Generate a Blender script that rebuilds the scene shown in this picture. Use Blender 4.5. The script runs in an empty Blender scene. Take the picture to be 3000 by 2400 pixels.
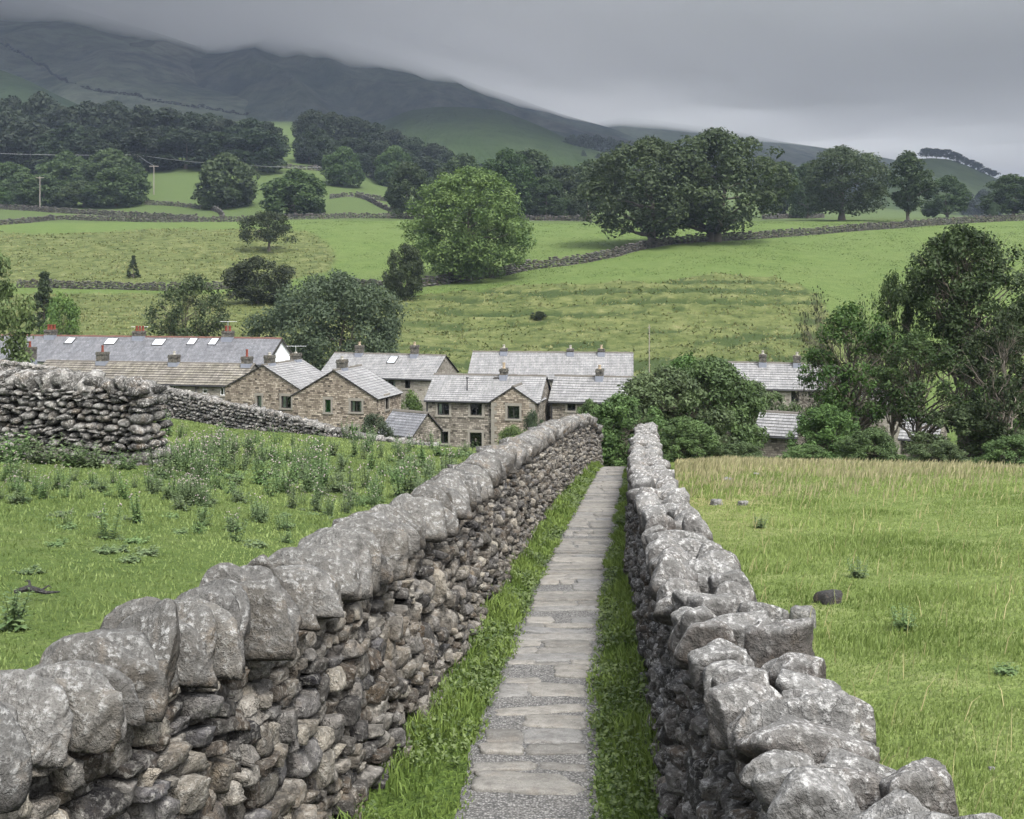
import bpy, bmesh, math, random
import numpy as np
from mathutils import Vector, Matrix

rad = math.radians
RNG = np.random.default_rng(7)
random.seed(7)
SC = bpy.context.scene
COL = SC.collection

# ------------------------------------------------------------------ survey frame
# eye at the origin, x right, y forward, z up; F is the focal length used when the place was surveyed
CX, HY, F = 1078.0, 560.0, 2400.0


def P(px, py, d):
    return np.array([(px - CX) / F * d, d, (HY - py) / F * d])


# ------------------------------------------------------------------ numeric noise
def _hash(ix, iy, seed):
    h = (ix * 374761393 + iy * 668265263 + seed * 982451653) & 0xFFFFFFFF
    h = ((h ^ (h >> 13)) * 1274126177) & 0xFFFFFFFF
    h = h ^ (h >> 16)
    return (h & 0xFFFFFF) / float(0xFFFFFF)


def vnoise(x, y, seed=0):
    x = np.asarray(x, float); y = np.asarray(y, float)
    ix = np.floor(x).astype(np.int64); iy = np.floor(y).astype(np.int64)
    fx = x - ix; fy = y - iy
    fx = fx * fx * (3 - 2 * fx); fy = fy * fy * (3 - 2 * fy)
    a = _hash(ix, iy, seed); b = _hash(ix + 1, iy, seed)
    c = _hash(ix, iy + 1, seed); d = _hash(ix + 1, iy + 1, seed)
    return (a * (1 - fx) + b * fx) * (1 - fy) + (c * (1 - fx) + d * fx) * fy


def fbm(x, y, seed=0, octv=4):
    s = 0; a = .5
    for i in range(octv):
        s = s + a * (vnoise(x, y, seed + i) - .5) * 2
        x = x * 2.03 + 13.1; y = y * 2.03 + 7.7; a *= .5
    return s


def sstep(a, b, x):
    t = np.clip((np.asarray(x, float) - a) / (b - a), 0, 1)
    return t * t * (3 - 2 * t)


# ------------------------------------------------------------------ object helpers
def np_mesh(name, V, faces, mats=(), midx=None, attrs=None, smooth=False, uv=None):
    V = np.asarray(V, dtype=np.float32)
    faces = [np.asarray(f, dtype=np.int32) for f in faces if len(f)]
    me = bpy.data.meshes.new(name)
    me.vertices.add(len(V)); me.vertices.foreach_set('co', V.ravel())
    nl = sum(f.size for f in faces); nf = sum(len(f) for f in faces)
    me.loops.add(nl); me.polygons.add(nf)
    me.loops.foreach_set('vertex_index', np.concatenate([f.ravel() for f in faces]))
    tot = np.concatenate([np.full(len(f), f.shape[1], np.int32) for f in faces])
    st = np.concatenate([[0], np.cumsum(tot)[:-1]]).astype(np.int32)
    me.polygons.foreach_set('loop_start', st)
    me.polygons.foreach_set('loop_total', tot)
    if smooth:
        me.polygons.foreach_set('use_smooth', np.ones(nf, bool))
    for m in mats:
        me.materials.append(m)
    if midx is not None:
        me.polygons.foreach_set('material_index', np.asarray(midx, np.int32))
    me.update(calc_edges=True)
    if attrs:
        for k, a in attrs.items():
            at = me.attributes.new(k, 'FLOAT', 'POINT')
            at.data.foreach_set('value', np.asarray(a, np.float32))
    if uv is not None:
        l = me.uv_layers.new(name='UVMap')
        l.data.foreach_set('uv', np.asarray(uv, np.float32).ravel())
    return me


def link(name, me, parent=None, loc=(0, 0, 0), rz=0):
    o = bpy.data.objects.new(name, me)
    COL.objects.link(o)
    o.location = loc
    o.rotation_euler = (0, 0, rz)
    if parent is not None:
        o.parent = parent
    return o


def empty(name, loc, rz=0):
    o = bpy.data.objects.new(name, None)
    o.empty_display_size = .3
    COL.objects.link(o)
    o.location = loc
    o.rotation_euler = (0, 0, rz)
    return o


def tag(o, label=None, cat=None, group=None, kind=None):
    if label: o['label'] = label
    if cat: o['category'] = cat
    if group: o['group'] = group
    if kind: o['kind'] = kind
    return o


def copy_tree(o, parent=None):
    c = o.copy(); COL.objects.link(c)
    for k in ('label', 'category', 'group'):
        if parent is None and k in c: del c[k]
    if parent is not None: c.parent = parent
    for ch in o.children:
        copy_tree(ch, c)
    return c


class MB:
    """collects polygons of several shapes into one mesh"""
    def __init__(s):
        s.v = []; s.f = []; s.m = []; s.uv = []
    def poly(s, pts, mi=0, uv=None):
        b = len(s.v); s.v += [tuple(p) for p in pts]
        s.f.append(tuple(range(b, b + len(pts)))); s.m.append(mi)
        s.uv += list(uv) if uv is not None else [(0, 0)] * len(pts)
    def box(s, lo, hi, mi=0):
        x0, y0, z0 = lo; x1, y1, z1 = hi
        c = [(x0, y0, z0), (x1, y0, z0), (x1, y1, z0), (x0, y1, z0), (x0, y0, z1), (x1, y0, z1), (x1, y1, z1), (x0, y1, z1)]
        for q in ((0, 3, 2, 1), (4, 5, 6, 7), (0, 1, 5, 4), (1, 2, 6, 5), (2, 3, 7, 6), (3, 0, 4, 7)):
            s.poly([c[i] for i in q], mi)
    def tube(s, pts, radii, n=6, mi=0, cap=True):
        pts = [np.asarray(p, float) for p in pts]; rings = []
        for i, p in enumerate(pts):
            t = pts[min(i + 1, len(pts) - 1)] - pts[max(i - 1, 0)]
            t = t / (np.linalg.norm(t) + 1e-9)
            a = np.cross(t, (0, 0, 1) if abs(t[2]) < .9 else (1, 0, 0)); a /= np.linalg.norm(a) + 1e-9
            b = np.cross(t, a)
            rings.append([p + radii[i] * (a * math.cos(2 * math.pi * k / n) + b * math.sin(2 * math.pi * k / n)) for k in range(n)])
        for i in range(len(rings) - 1):
            for k in range(n):
                s.poly([rings[i][k], rings[i][(k + 1) % n], rings[i + 1][(k + 1) % n], rings[i + 1][k]], mi)
        if cap:
            s.poly(rings[0], mi); s.poly(rings[-1][::-1], mi)
    def lathe(s, prof, c=(0, 0, 0), n=10, mi=0):
        R = [[(c[0] + r * math.cos(2 * math.pi * k / n), c[1] + r * math.sin(2 * math.pi * k / n), c[2] + z) for k in range(n)] for r, z in prof]
        for i in range(len(R) - 1):
            for k in range(n):
                s.poly([R[i][k], R[i][(k + 1) % n], R[i + 1][(k + 1) % n], R[i + 1][k]], mi)
        s.poly(R[-1], mi); s.poly(R[0][::-1], mi)
    def build(s, name, mats, parent=None, loc=(0, 0, 0), rz=0, smooth=False, weld=False):
        me = bpy.data.meshes.new(name)
        me.from_pydata(s.v, [], s.f)
        for m in (mats if isinstance(mats, (list, tuple)) else [mats]): me.materials.append(m)
        me.polygons.foreach_set('material_index', s.m)
        l = me.uv_layers.new(name='UVMap'); l.data.foreach_set('uv', np.asarray(s.uv, np.float32).ravel())
        if smooth: me.polygons.foreach_set('use_smooth', [True] * len(me.polygons))
        me.update()
        if weld:
            bm = bmesh.new(); bm.from_mesh(me)
            bmesh.ops.remove_doubles(bm, verts=bm.verts, dist=1e-4)
            bmesh.ops.recalc_face_normals(bm, faces=bm.faces)
            bm.to_mesh(me); bm.free()
        return link(name, me, parent, loc, rz)


# ------------------------------------------------------------------ material helpers
class NT:
    def __init__(s, name):
        s.m = bpy.data.materials.new(name); s.m.use_nodes = True
        s.t = s.m.node_tree; s.t.nodes.clear()
        s.out = s.t.nodes.new('ShaderNodeOutputMaterial')
    def n(s, typ, ins=None, **kw):
        nd = s.t.nodes.new(typ)
        for k, v in kw.items(): setattr(nd, k, v)
        for k, v in (ins or {}).items():
            if hasattr(v, 'is_output'): s.t.links.new(v, nd.inputs[k])
            else: nd.inputs[k].default_value = v
        return nd
    def co(s, which='Object'):
        return s.n('ShaderNodeTexCoord').outputs[which]
    def scale(s, vec, sc):
        return s.n('ShaderNodeMapping', {'Vector': vec, 'Scale': sc}).outputs[0]
    def noise(s, vec, scale, detail=4, rough=.55, dist=0):
        return s.n('ShaderNodeTexNoise', {'Vector': vec, 'Scale': scale, 'Detail': detail, 'Roughness': rough, 'Distortion': dist}).outputs[0]
    def vor(s, vec, scale, feature='F1', out='Distance', rnd=1):
        nd = s.n('ShaderNodeTexVoronoi', {'Vector': vec, 'Scale': scale, 'Randomness': rnd}, feature=feature)
        return nd.outputs[out]
    def ramp(s, fac, stops, interp='LINEAR'):
        nd = s.n('ShaderNodeValToRGB', {'Fac': fac}); r = nd.color_ramp; r.interpolation = interp
        while len(r.elements) < len(stops): r.elements.new(.5)
        for e, (p, c) in zip(r.elements, stops):
            e.position = p
            e.color = (c, c, c, 1) if not hasattr(c, '__len__') else (*c, 1)
        return nd.outputs[0]
    def mix(s, fac, a, b, mode='MIX'):
        nd = s.n('ShaderNodeMix', data_type='RGBA', blend_type=mode)
        for sk, v in ((nd.inputs[0], fac), (nd.inputs[6], a), (nd.inputs[7], b)):
            if hasattr(v, 'is_output'): s.t.links.new(v, sk)
            else: sk.default_value = v if not hasattr(v, '__len__') else (*v[:3], 1)
        return nd.outputs[2]
    def math(s, op, a, b=0, clamp=False):
        nd = s.n('ShaderNodeMath', operation=op, use_clamp=clamp)
        for i, v in enumerate((a, b)):
            if hasattr(v, 'is_output'): s.t.links.new(v, nd.inputs[i])
            else: nd.inputs[i].default_value = v
        return nd.outputs[0]
    def attr(s, name):
        return s.n('ShaderNodeAttribute', attribute_name=name).outputs['Fac']
    def bump(s, h, strength=.5, dist=.02, normal=None):
        ins = {'Height': h, 'Strength': strength, 'Distance': dist}
        if normal is not None: ins['Normal'] = normal
        return s.n('ShaderNodeBump', ins).outputs[0]
    def bsdf(s, color, rough=.8, normal=None, spec=.3, **kw):
        ins = {'Base Color': color if hasattr(color, 'is_output') else (*color, 1), 'Roughness': rough, 'Specular IOR Level': spec}
        ins.update(kw)
        if normal is not None: ins['Normal'] = normal
        b = s.n('ShaderNodeBsdfPrincipled', ins)
        return b.outputs[0]
    def done(s, shader):
        s.t.links.new(shader, s.out.inputs[0]); return s.m


def plain(name, c, rough=.7, spec=.3, metallic=0, var=.25, sc=6):
    t = NT(name)
    n = t.noise(t.co(), sc, 5, .6)
    col = t.mix(n, tuple(x * (1 - var) for x in c), tuple(x * (1 + var) for x in c))
    return t.done(t.bsdf(col, rough, t.bump(n, .25, .01), spec, Metallic=metallic))


def mat_stone(name, cols, lichen=(.52, .52, .49), lam=.5, stain=.7, sc=1., warm=(.17, .12, .07), wam=.35, bs=1.0, top=0, edge=.4, crk=.3):
    """weathered stone: colour per stone from 'tint', blotches of lichen, dark stains, rusty marks"""
    t = NT(name); co = t.co('Object'); ti = t.attr('tint')
    k = len(cols) - 1
    base = t.ramp(ti, [(i / k, c) for i, c in enumerate(cols)])
    n1 = t.noise(co, 7 * sc, 6, .65); n2 = t.noise(co, 26 * sc, 6, .7); n3 = t.noise(co, 3.1 * sc, 5, .6, .6); n4 = t.noise(co, 90 * sc, 3, .6)
    c = t.mix(t.math('MULTIPLY', t.ramp(n3, [(.52, 0), (.66, 1)]), wam), base, warm)
    c = t.mix(t.ramp(n1, [(.38, stain), (.55, 0)]), c, (.035, .033, .03))
    l = t.math('MULTIPLY', t.ramp(n2, [(.5, 0), (.6, 1)]), t.ramp(n1, [(.4, .15), (.6, 1)]))
    if top:     # lichen weighted to upward faces, so the tops come out paler
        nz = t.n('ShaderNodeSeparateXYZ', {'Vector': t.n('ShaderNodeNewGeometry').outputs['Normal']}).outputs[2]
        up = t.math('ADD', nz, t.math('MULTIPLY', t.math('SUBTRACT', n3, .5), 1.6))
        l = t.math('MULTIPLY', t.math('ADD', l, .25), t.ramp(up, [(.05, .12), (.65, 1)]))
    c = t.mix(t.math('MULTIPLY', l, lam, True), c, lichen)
    c = t.mix(t.ramp(n4, [(.34, .4), (.5, 0)]), c, (.02, .02, .018))
    n5 = t.noise(co, 5 * sc, 5, .6, .3)
    crack = t.ramp(n5, [(.485, 1), (.5, 0), (.515, 1)])
    c = t.mix(t.math('MULTIPLY', t.math('SUBTRACT', 1, crack), crk), c, (.02, .019, .017))
    h = t.math('ADD', t.math('MULTIPLY', crack, .8 * crk), t.math('ADD', t.math('MULTIPLY', n1, 1.6), t.math('ADD', t.math('MULTIPLY', n2, .7), t.math('MULTIPLY', n4, .22))))
    return t.done(t.bsdf(c, .88, t.bump(h, bs, .045 / sc), .2))
# ================================================================== TERRAIN
SL = (796 - HY) / F          # the lane falls about one in ten
LANE_A = 2.71
PROF = {   # image column -> (cross slope a near, a far), crest (d, py), then ground beyond the crest (d, py)
    -800: ((1.6, 1.6), (60, 850), [(75, 888), (95, 885), (115, 850), (125, 800), (140, 740), (165, 680), (190, 640), (215, 605), (225, 596), (250, 550), (280, 505), (300, 488), (340, 472), (380, 458), (410, 446), (440, 420), (470, 385), (500, 356), (560, 322), (620, 297), (700, 278), (800, 268), (1100, 240)]),
    0: ((1.95, 1.78), (62, 866), [(75, 900), (95, 890), (115, 850), (125, 800), (140, 740), (165, 680), (190, 640), (215, 605), (225, 596), (250, 550), (280, 505), (300, 488), (340, 472), (380, 458), (440, 440), (480, 430), (550, 400), (650, 350), (800, 300), (1100, 255)]),
    350: ((2.05, 1.88), (60, 876), [(72, 905), (95, 900), (112, 858), (125, 800), (140, 740), (165, 680), (190, 640), (215, 605), (225, 594), (250, 548), (280, 503), (300, 487), (340, 472), (380, 458), (410, 448), (440, 424), (470, 387), (500, 358), (560, 324), (620, 299), (700, 280), (800, 270), (1100, 252)]),
    700: ((2.2, 2.25), (46, 917), [(55, 945), (70, 960), (88, 940), (105, 890), (125, 800), (150, 720), (180, 650), (215, 605), (235, 580), (265, 530), (290, 490), (320, 470), (360, 460), (400, 442), (440, 418), (480, 392), (520, 364), (560, 346), (620, 318), (700, 288), (800, 272), (1100, 255)]),
    1000: ((2.35, 2.42), (40, 942), [(50, 962), (65, 972), (88, 955), (105, 905), (118, 850), (135, 790), (150, 740), (170, 690), (185, 640), (195, 612), (205, 600), (225, 570), (260, 530), (310, 490), (350, 466), (400, 458), (500, 440), (700, 400), (1100, 335)]),
    1290: ((2.5, 2.55), (34.4, 985), [(45, 1003), (60, 1000), (75, 982), (90, 955), (105, 908), (118, 848), (130, 800), (145, 755), (165, 690), (180, 640), (190, 605), (200, 590), (220, 560), (235, 540), (260, 515), (300, 490), (350, 468), (400, 460), (600, 440), (1100, 350)]),
    1500: ((2.4, 2.45), (35, 968), [(45, 990), (60, 995), (75, 980), (90, 955), (105, 905), (118, 850), (130, 800), (145, 755), (165, 680), (180, 625), (188, 598), (200, 580), (225, 545), (250, 512), (280, 495), (330, 470), (400, 460), (600, 445), (1100, 370)]),
    1800: ((2.35, 2.4), (33, 978), [(45, 1000), (60, 1000), (75, 980), (90, 955), (105, 905), (118, 850), (130, 800), (150, 735), (170, 675), (185, 640), (200, 612), (240, 545), (290, 482), (330, 466), (400, 460), (600, 456), (1100, 430)]),
    2156: ((2.3, 2.35), (31, 984), [(45, 1005), (60, 1000), (75, 975), (90, 945), (110, 870), (130, 800), (150, 725), (180, 655), (210, 600), (250, 535), (300, 478), (325, 460), (400, 455), (600, 468), (1100, 462)]),
    3000: ((2.2, 2.3), (31, 982), [(45, 1005), (60, 1000), (75, 970), (90, 930), (110, 850), (130, 780), (150, 705), (180, 630), (210, 580), (250, 515), (300, 465), (325, 452), (400, 450), (600, 465), (1100, 465)]),
}
_LD = np.linspace(math.log(5), math.log(1120), 700)
_PXS = np.array(sorted(PROF))


def _column(px):
    (a0, a1), (dc, pc), far = PROF[px]
    dn = [5, 8, 13, 20, 27]; dn = [d for d in dn if d < dc * .9]
    pts = [(d, 796 + F * (a0 + (a1 - a0) * min(1, (d - 5) / 21)) / d) for d in dn] + [(dc, pc)] + list(far)
    d, p = np.array(pts).T
    z = (HY - p) / F * d
    zz = np.interp(_LD, np.log(d), z)
    # interpolate height (not picture row) linearly in distance between the survey points
    zz = np.interp(np.exp(_LD), d, z)
    return zz


_T = np.array([_column(p) for p in _PXS])
_PG = np.linspace(-800, 3000, 400)
_TG = np.array([np.interp(_PG, _PXS, _T[:, j]) for j in range(len(_LD))]).T     # [px, d]


def _smooth(A, n, ax):
    k = np.hanning(n + 2)[1:-1]; k /= k.sum()
    pad = [(0, 0), (0, 0)]; pad[ax] = (n // 2, n // 2)
    B = np.pad(A, pad, mode='edge')
    return np.apply_along_axis(lambda r: np.convolve(r, k, 'valid'), ax, B)


_TG = _smooth(_smooth(_TG, 19, 1), 25, 0)


def z_base(x, d):
    x = np.asarray(x, float); d = np.asarray(d, float)
    dd = np.clip(d, 5, 1119)
    px = np.clip(CX + F * x / dd, -799, 2999)
    i = (px - _PG[0]) / (_PG[1] - _PG[0]); j = (np.log(dd) - _LD[0]) / (_LD[1] - _LD[0])
    i0 = np.clip(np.floor(i).astype(int), 0, len(_PG) - 2); j0 = np.clip(np.floor(j).astype(int), 0, len(_LD) - 2)
    fi = i - i0; fj = j - j0
    z = (_TG[i0, j0] * (1 - fi) + _TG[i0 + 1, j0] * fi) * (1 - fj) + (_TG[i0, j0 + 1] * (1 - fi) + _TG[i0 + 1, j0 + 1] * fi) * fj
    return z + np.where(d < 5, (5 - d) * SL, 0)


# lane: plan curves (distance, x)
L_WALL = np.array([(-3, -3.0), (1, -2.4), (2.5, -2.05), (4.1, -1.62), (5.3, -1.30), (7, -.97), (8.7, -.75), (11, -.47), (14.6, -.14), (20, .45), (25, 1.03), (29, 1.58), (34, 2.33), (37, 2.82), (41, 3.35), (46, 3.9)])
R_WALL = np.array([(-3, .62), (1, .74), (3.3, .84), (5, .87), (7, .92), (9.2, 1.11), (11.1, 1.24), (16.1, 1.62), (20, 2.02), (25.6, 2.66), (34.4, 3.72), (38, 4.2), (46, 5.2)])
L_PATH = np.array([(-3, -.45), (3, -.42), (7, -.33), (8.1, -.26), (10.8, -.03), (16.1, .49), (21.4, 1.09), (34.4, 2.66), (46, 4.05)])
R_PATH = np.array([(-3, .36), (3, .42), (7, .47), (8.1, .54), (10.8, .77), (16.1, 1.32), (21.4, 1.92), (34.4, 3.46), (46, 4.85)])
_dl = np.linspace(-3, 46, 400)


def _curve(A):
    y = np.interp(_dl, A[:, 0], A[:, 1]); k = np.hanning(27)[1:-1]; k /= k.sum()
    pad = np.concatenate([2 * y[0] - y[12:0:-1], y, 2 * y[-1] - y[-2:-14:-1]])
    return np.convolve(pad, k, 'valid')


_cl, _cr, _pl, _pr = (_curve(a) for a in (L_WALL, R_WALL, L_PATH, R_PATH))
lx = lambda d: np.interp(d, _dl, _cl)
rx = lambda d: np.interp(d, _dl, _cr)
plx = lambda d: np.interp(d, _dl, _pl)
prx = lambda d: np.interp(d, _dl, _pr)


def z_lane(d):
    d = np.asarray(d, float)
    return -(LANE_A + SL * d) - .016 * np.clip(d - 33, 0, 99) ** 2


def lane_mask(x, d):
    """1 between the walls, 0 in the fields; the step hides inside the walls' thickness"""
    x = np.asarray(x, float)
    m = sstep(-.40, -.22, x - lx(d)) * (1 - sstep(.22, .40, x - rx(d)))
    return m * (1 - sstep(38, 46, d))


_bank = [(-900, 800), (-900, 618), (440, 618), (860, 626), (1000, 612), (1200, 600), (1480, 586), (1620, 586), (1700, 612), (1760, 680), (1800, 800)]
_bankB = [(-900, 486), (150, 490), (300, 484), (640, 484), (682, 510), (706, 545), (690, 570), (600, 592), (440, 590), (200, 597), (-900, 600)]


def _inpoly(px, py, poly):
    r = np.zeros(px.shape, bool); n = len(poly)
    for i in range(n):
        x0, y0 = poly[i]; x1, y1 = poly[(i + 1) % n]
        if y0 == y1: continue
        c = ((y0 > py) != (y1 > py)) & (px < (x1 - x0) * (py - y0) / (y1 - y0) + x0)
        r ^= c
    return r


def rough_mask(x, d):
    """the ungrazed, tawny banks"""
    x = np.asarray(x, float); d = np.asarray(d, float)
    z = z_base(x, d); dd = np.maximum(d, 5)
    px = CX + F * x / dd; py = HY - F * z / dd
    px = px + 16 * fbm(x * .06, d * .06, 3); py = py + 8 * fbm(x * .08, d * .08, 9)
    m = (_inpoly(px, py, _bank) & (d > 108) & (d < 226)) | (_inpoly(px, py, _bankB) & (d > 215) & (d < 330))
    return m.astype(float)


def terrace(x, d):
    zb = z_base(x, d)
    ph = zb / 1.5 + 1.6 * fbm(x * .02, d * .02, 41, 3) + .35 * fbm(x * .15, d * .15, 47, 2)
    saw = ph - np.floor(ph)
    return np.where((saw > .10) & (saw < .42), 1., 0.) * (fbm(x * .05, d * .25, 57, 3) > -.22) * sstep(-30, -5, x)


def relief(x, d, rough):
    """tussocks and the sheep terraces on the steep bank"""
    x = np.asarray(x, float); d = np.asarray(d, float)
    zb = z_base(x, d)
    r = .05 * fbm(x * .8, d * .8, 21, 3) * sstep(4, 9, d) + .16 * fbm(x * .12, d * .12, 31, 3) * sstep(40, 120, d)
    ph = zb / 1.5 + 1.6 * fbm(x * .02, d * .02, 41, 3) + .35 * fbm(x * .15, d * .15, 47, 2)
    saw = ph - np.floor(ph)
    terr = np.where(saw < .72, saw / .72, (1 - saw) / .28)
    east = sstep(-25, 5, x)
    r = r + rough * ((.2 + 1.25 * east) * (terr - .5) + .3 * fbm(x * .45, d * .45, 51, 3))
    return r


def zg(x, d):
    """final ground height"""
    x = np.asarray(x, float); d = np.asarray(d, float)
    m = lane_mask(x, d)
    rough = rough_mask(x, d)
    return (z_base(x, d) + relief(x, d, rough)) * (1 - m) + z_lane(d) * m


def ray(px, py, dmin=5., dmax=1100.):
    """distance at which the ground is met along a survey direction"""
    d = np.exp(np.linspace(math.log(dmin), math.log(dmax), 900))
    x = (px - CX) / F * d
    p = HY - F * z_base(x, d) / d
    k = np.nonzero(p <= py)[0]
    return float(d[k[0]]) if len(k) else dmax


# ---- ground mesh
def build_ground():
    d = [-14.]
    while d[-1] < 1100:
        a = d[-1]
        d.append(a + (.5 if a < 2 else .14 if a < 9 else max(.14, .012 * a) if a < 108 else 1.0 if a < 232 else .010 * a))
    d = np.array(d)
    s = np.concatenate([np.linspace(-1.05, -.2, 150)[:-1], np.linspace(-.2, .3, 260)[:-1], np.linspace(.3, 1.05, 130)])
    D, S = np.meshgrid(d, s, indexing='ij')
    X = S * (D + 16)
    rough = rough_mask(X, D)
    # soften the mask edge by averaging neighbours
    rs = rough.copy()
    for _ in range(2):
        rs[1:-1, 1:-1] = (rs[1:-1, 1:-1] * 2 + rs[:-2, 1:-1] + rs[2:, 1:-1] + rs[1:-1, :-2] + rs[1:-1, 2:]) / 6
    m = lane_mask(X, D)
    Z = (z_base(X, D) + relief(X, D, rs)) * (1 - m) + z_lane(D) * m
    V = np.stack([X, D, Z], -1).reshape(-1, 3)
    nr, nc = D.shape
    i = np.arange(nr * nc).reshape(nr, nc)
    Q = np.stack([i[:-1, :-1], i[:-1, 1:], i[1:, 1:], i[1:, :-1]], -1).reshape(-1, 4)
    right = sstep(0, .6, X - rx(np.clip(D, -3, 46))) * (1 - sstep(36, 50, D)) * (1 - m)
    pxx = CX + F * X / np.maximum(D, 5)
    tan = right * .8 * sstep(21, 32, D + 5 * fbm(X * .3, D * .2, 5)) * (1 - sstep(1700, 2250, pxx)) + right * (1 - sstep(1.5, 4, X - rx(np.clip(D, -3, 46)))) * sstep(14, 24, D) * .7
    me = np_mesh('ground', V, [Q], [M['ground']], attrs={'rough': rs.ravel(), 'riser': (terrace(X, D) * rs).ravel(), 'pale': right.ravel(), 'tan': np.clip(tan, 0, 1).ravel(), 'lane': m.ravel(), 'far_shade': sstep(338, 352, D + .02 * X).ravel()}, smooth=True)
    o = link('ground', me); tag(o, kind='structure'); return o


# ---- far hills: each has its own distance, a foot, a crest and a back
HILLS = {}


def build_hill(name, sil, D, d0, py0, mat, p=1.15, gul=.05, seed=1, nu=170, nv=70, depth=None):
    sil = np.array(sil, float)
    u = np.linspace(sil[0, 0], sil[-1, 0], nu)
    top = np.interp(u, sil[:, 0], sil[:, 1])
    k = np.hanning(11)[1:-1]; k /= k.sum()
    top = np.convolve(np.pad(top, 4, mode='edge'), k, 'valid')
    Dv = D if np.isscalar(D) else np.interp(u, *np.array(D).T)
    Dv = np.broadcast_to(Dv, u.shape)
    f0 = py0 if np.isscalar(py0) else np.interp(u, *np.array(py0).T)
    v = np.concatenate([np.linspace(0, 1, nv), 1 + np.array([.03, .07, .13, .22, .35])])
    Vv, U = np.meshgrid(v, u, indexing='ij')
    d = d0 + (Dv[None] - d0) * Vv
    X = (U - CX) / F * d
    z0 = (HY - f0) / F * d0; z1 = (HY - top) / F * Dv
    z0, z1 = np.broadcast_to(z0, u.shape)[None], z1[None]
    vv = np.minimum(Vv, 1)
    sh = vv ** p
    Z = z0 + (z1 - z0) * sh
    g = np.abs(fbm(X * .0045 + d * .0012, d * .0009 - X * .0006, seed, 4))
    Z = Z - (z1 - z0) * gul * 2.4 * (g - .18) * np.sin(np.pi * np.clip(vv, 0, 1)) ** .8
    Z = Z - np.where(Vv > 1, (Vv - 1) * (z1 - z0) * 1.6, 0)
    V = np.stack([X, d, Z], -1)
    nr, nc = U.shape
    i = np.arange(nr * nc).reshape(nr, nc)
    Q = np.stack([i[:-1, :-1], i[:-1, 1:], i[1:, 1:], i[1:, :-1]], -1).reshape(-1, 4)
    o = link(name, np_mesh(name, V.reshape(-1, 3), [Q], [mat], smooth=True)); tag(o, kind='structure')
    return V


def hill_at(V, px, py):
    """first point of a hill grid seen along a survey direction"""
    PX = CX + F * V[..., 0] / V[..., 1]
    j = int(np.argmin(np.abs(PX[10] - px)))
    col = V[:, j]
    PY = HY - F * col[:, 2] / col[:, 1]
    k = np.nonzero(PY <= py)[0]
    return col[k[0]] if len(k) else col[-6]
# ================================================================== MATERIALS
M = {}


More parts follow.
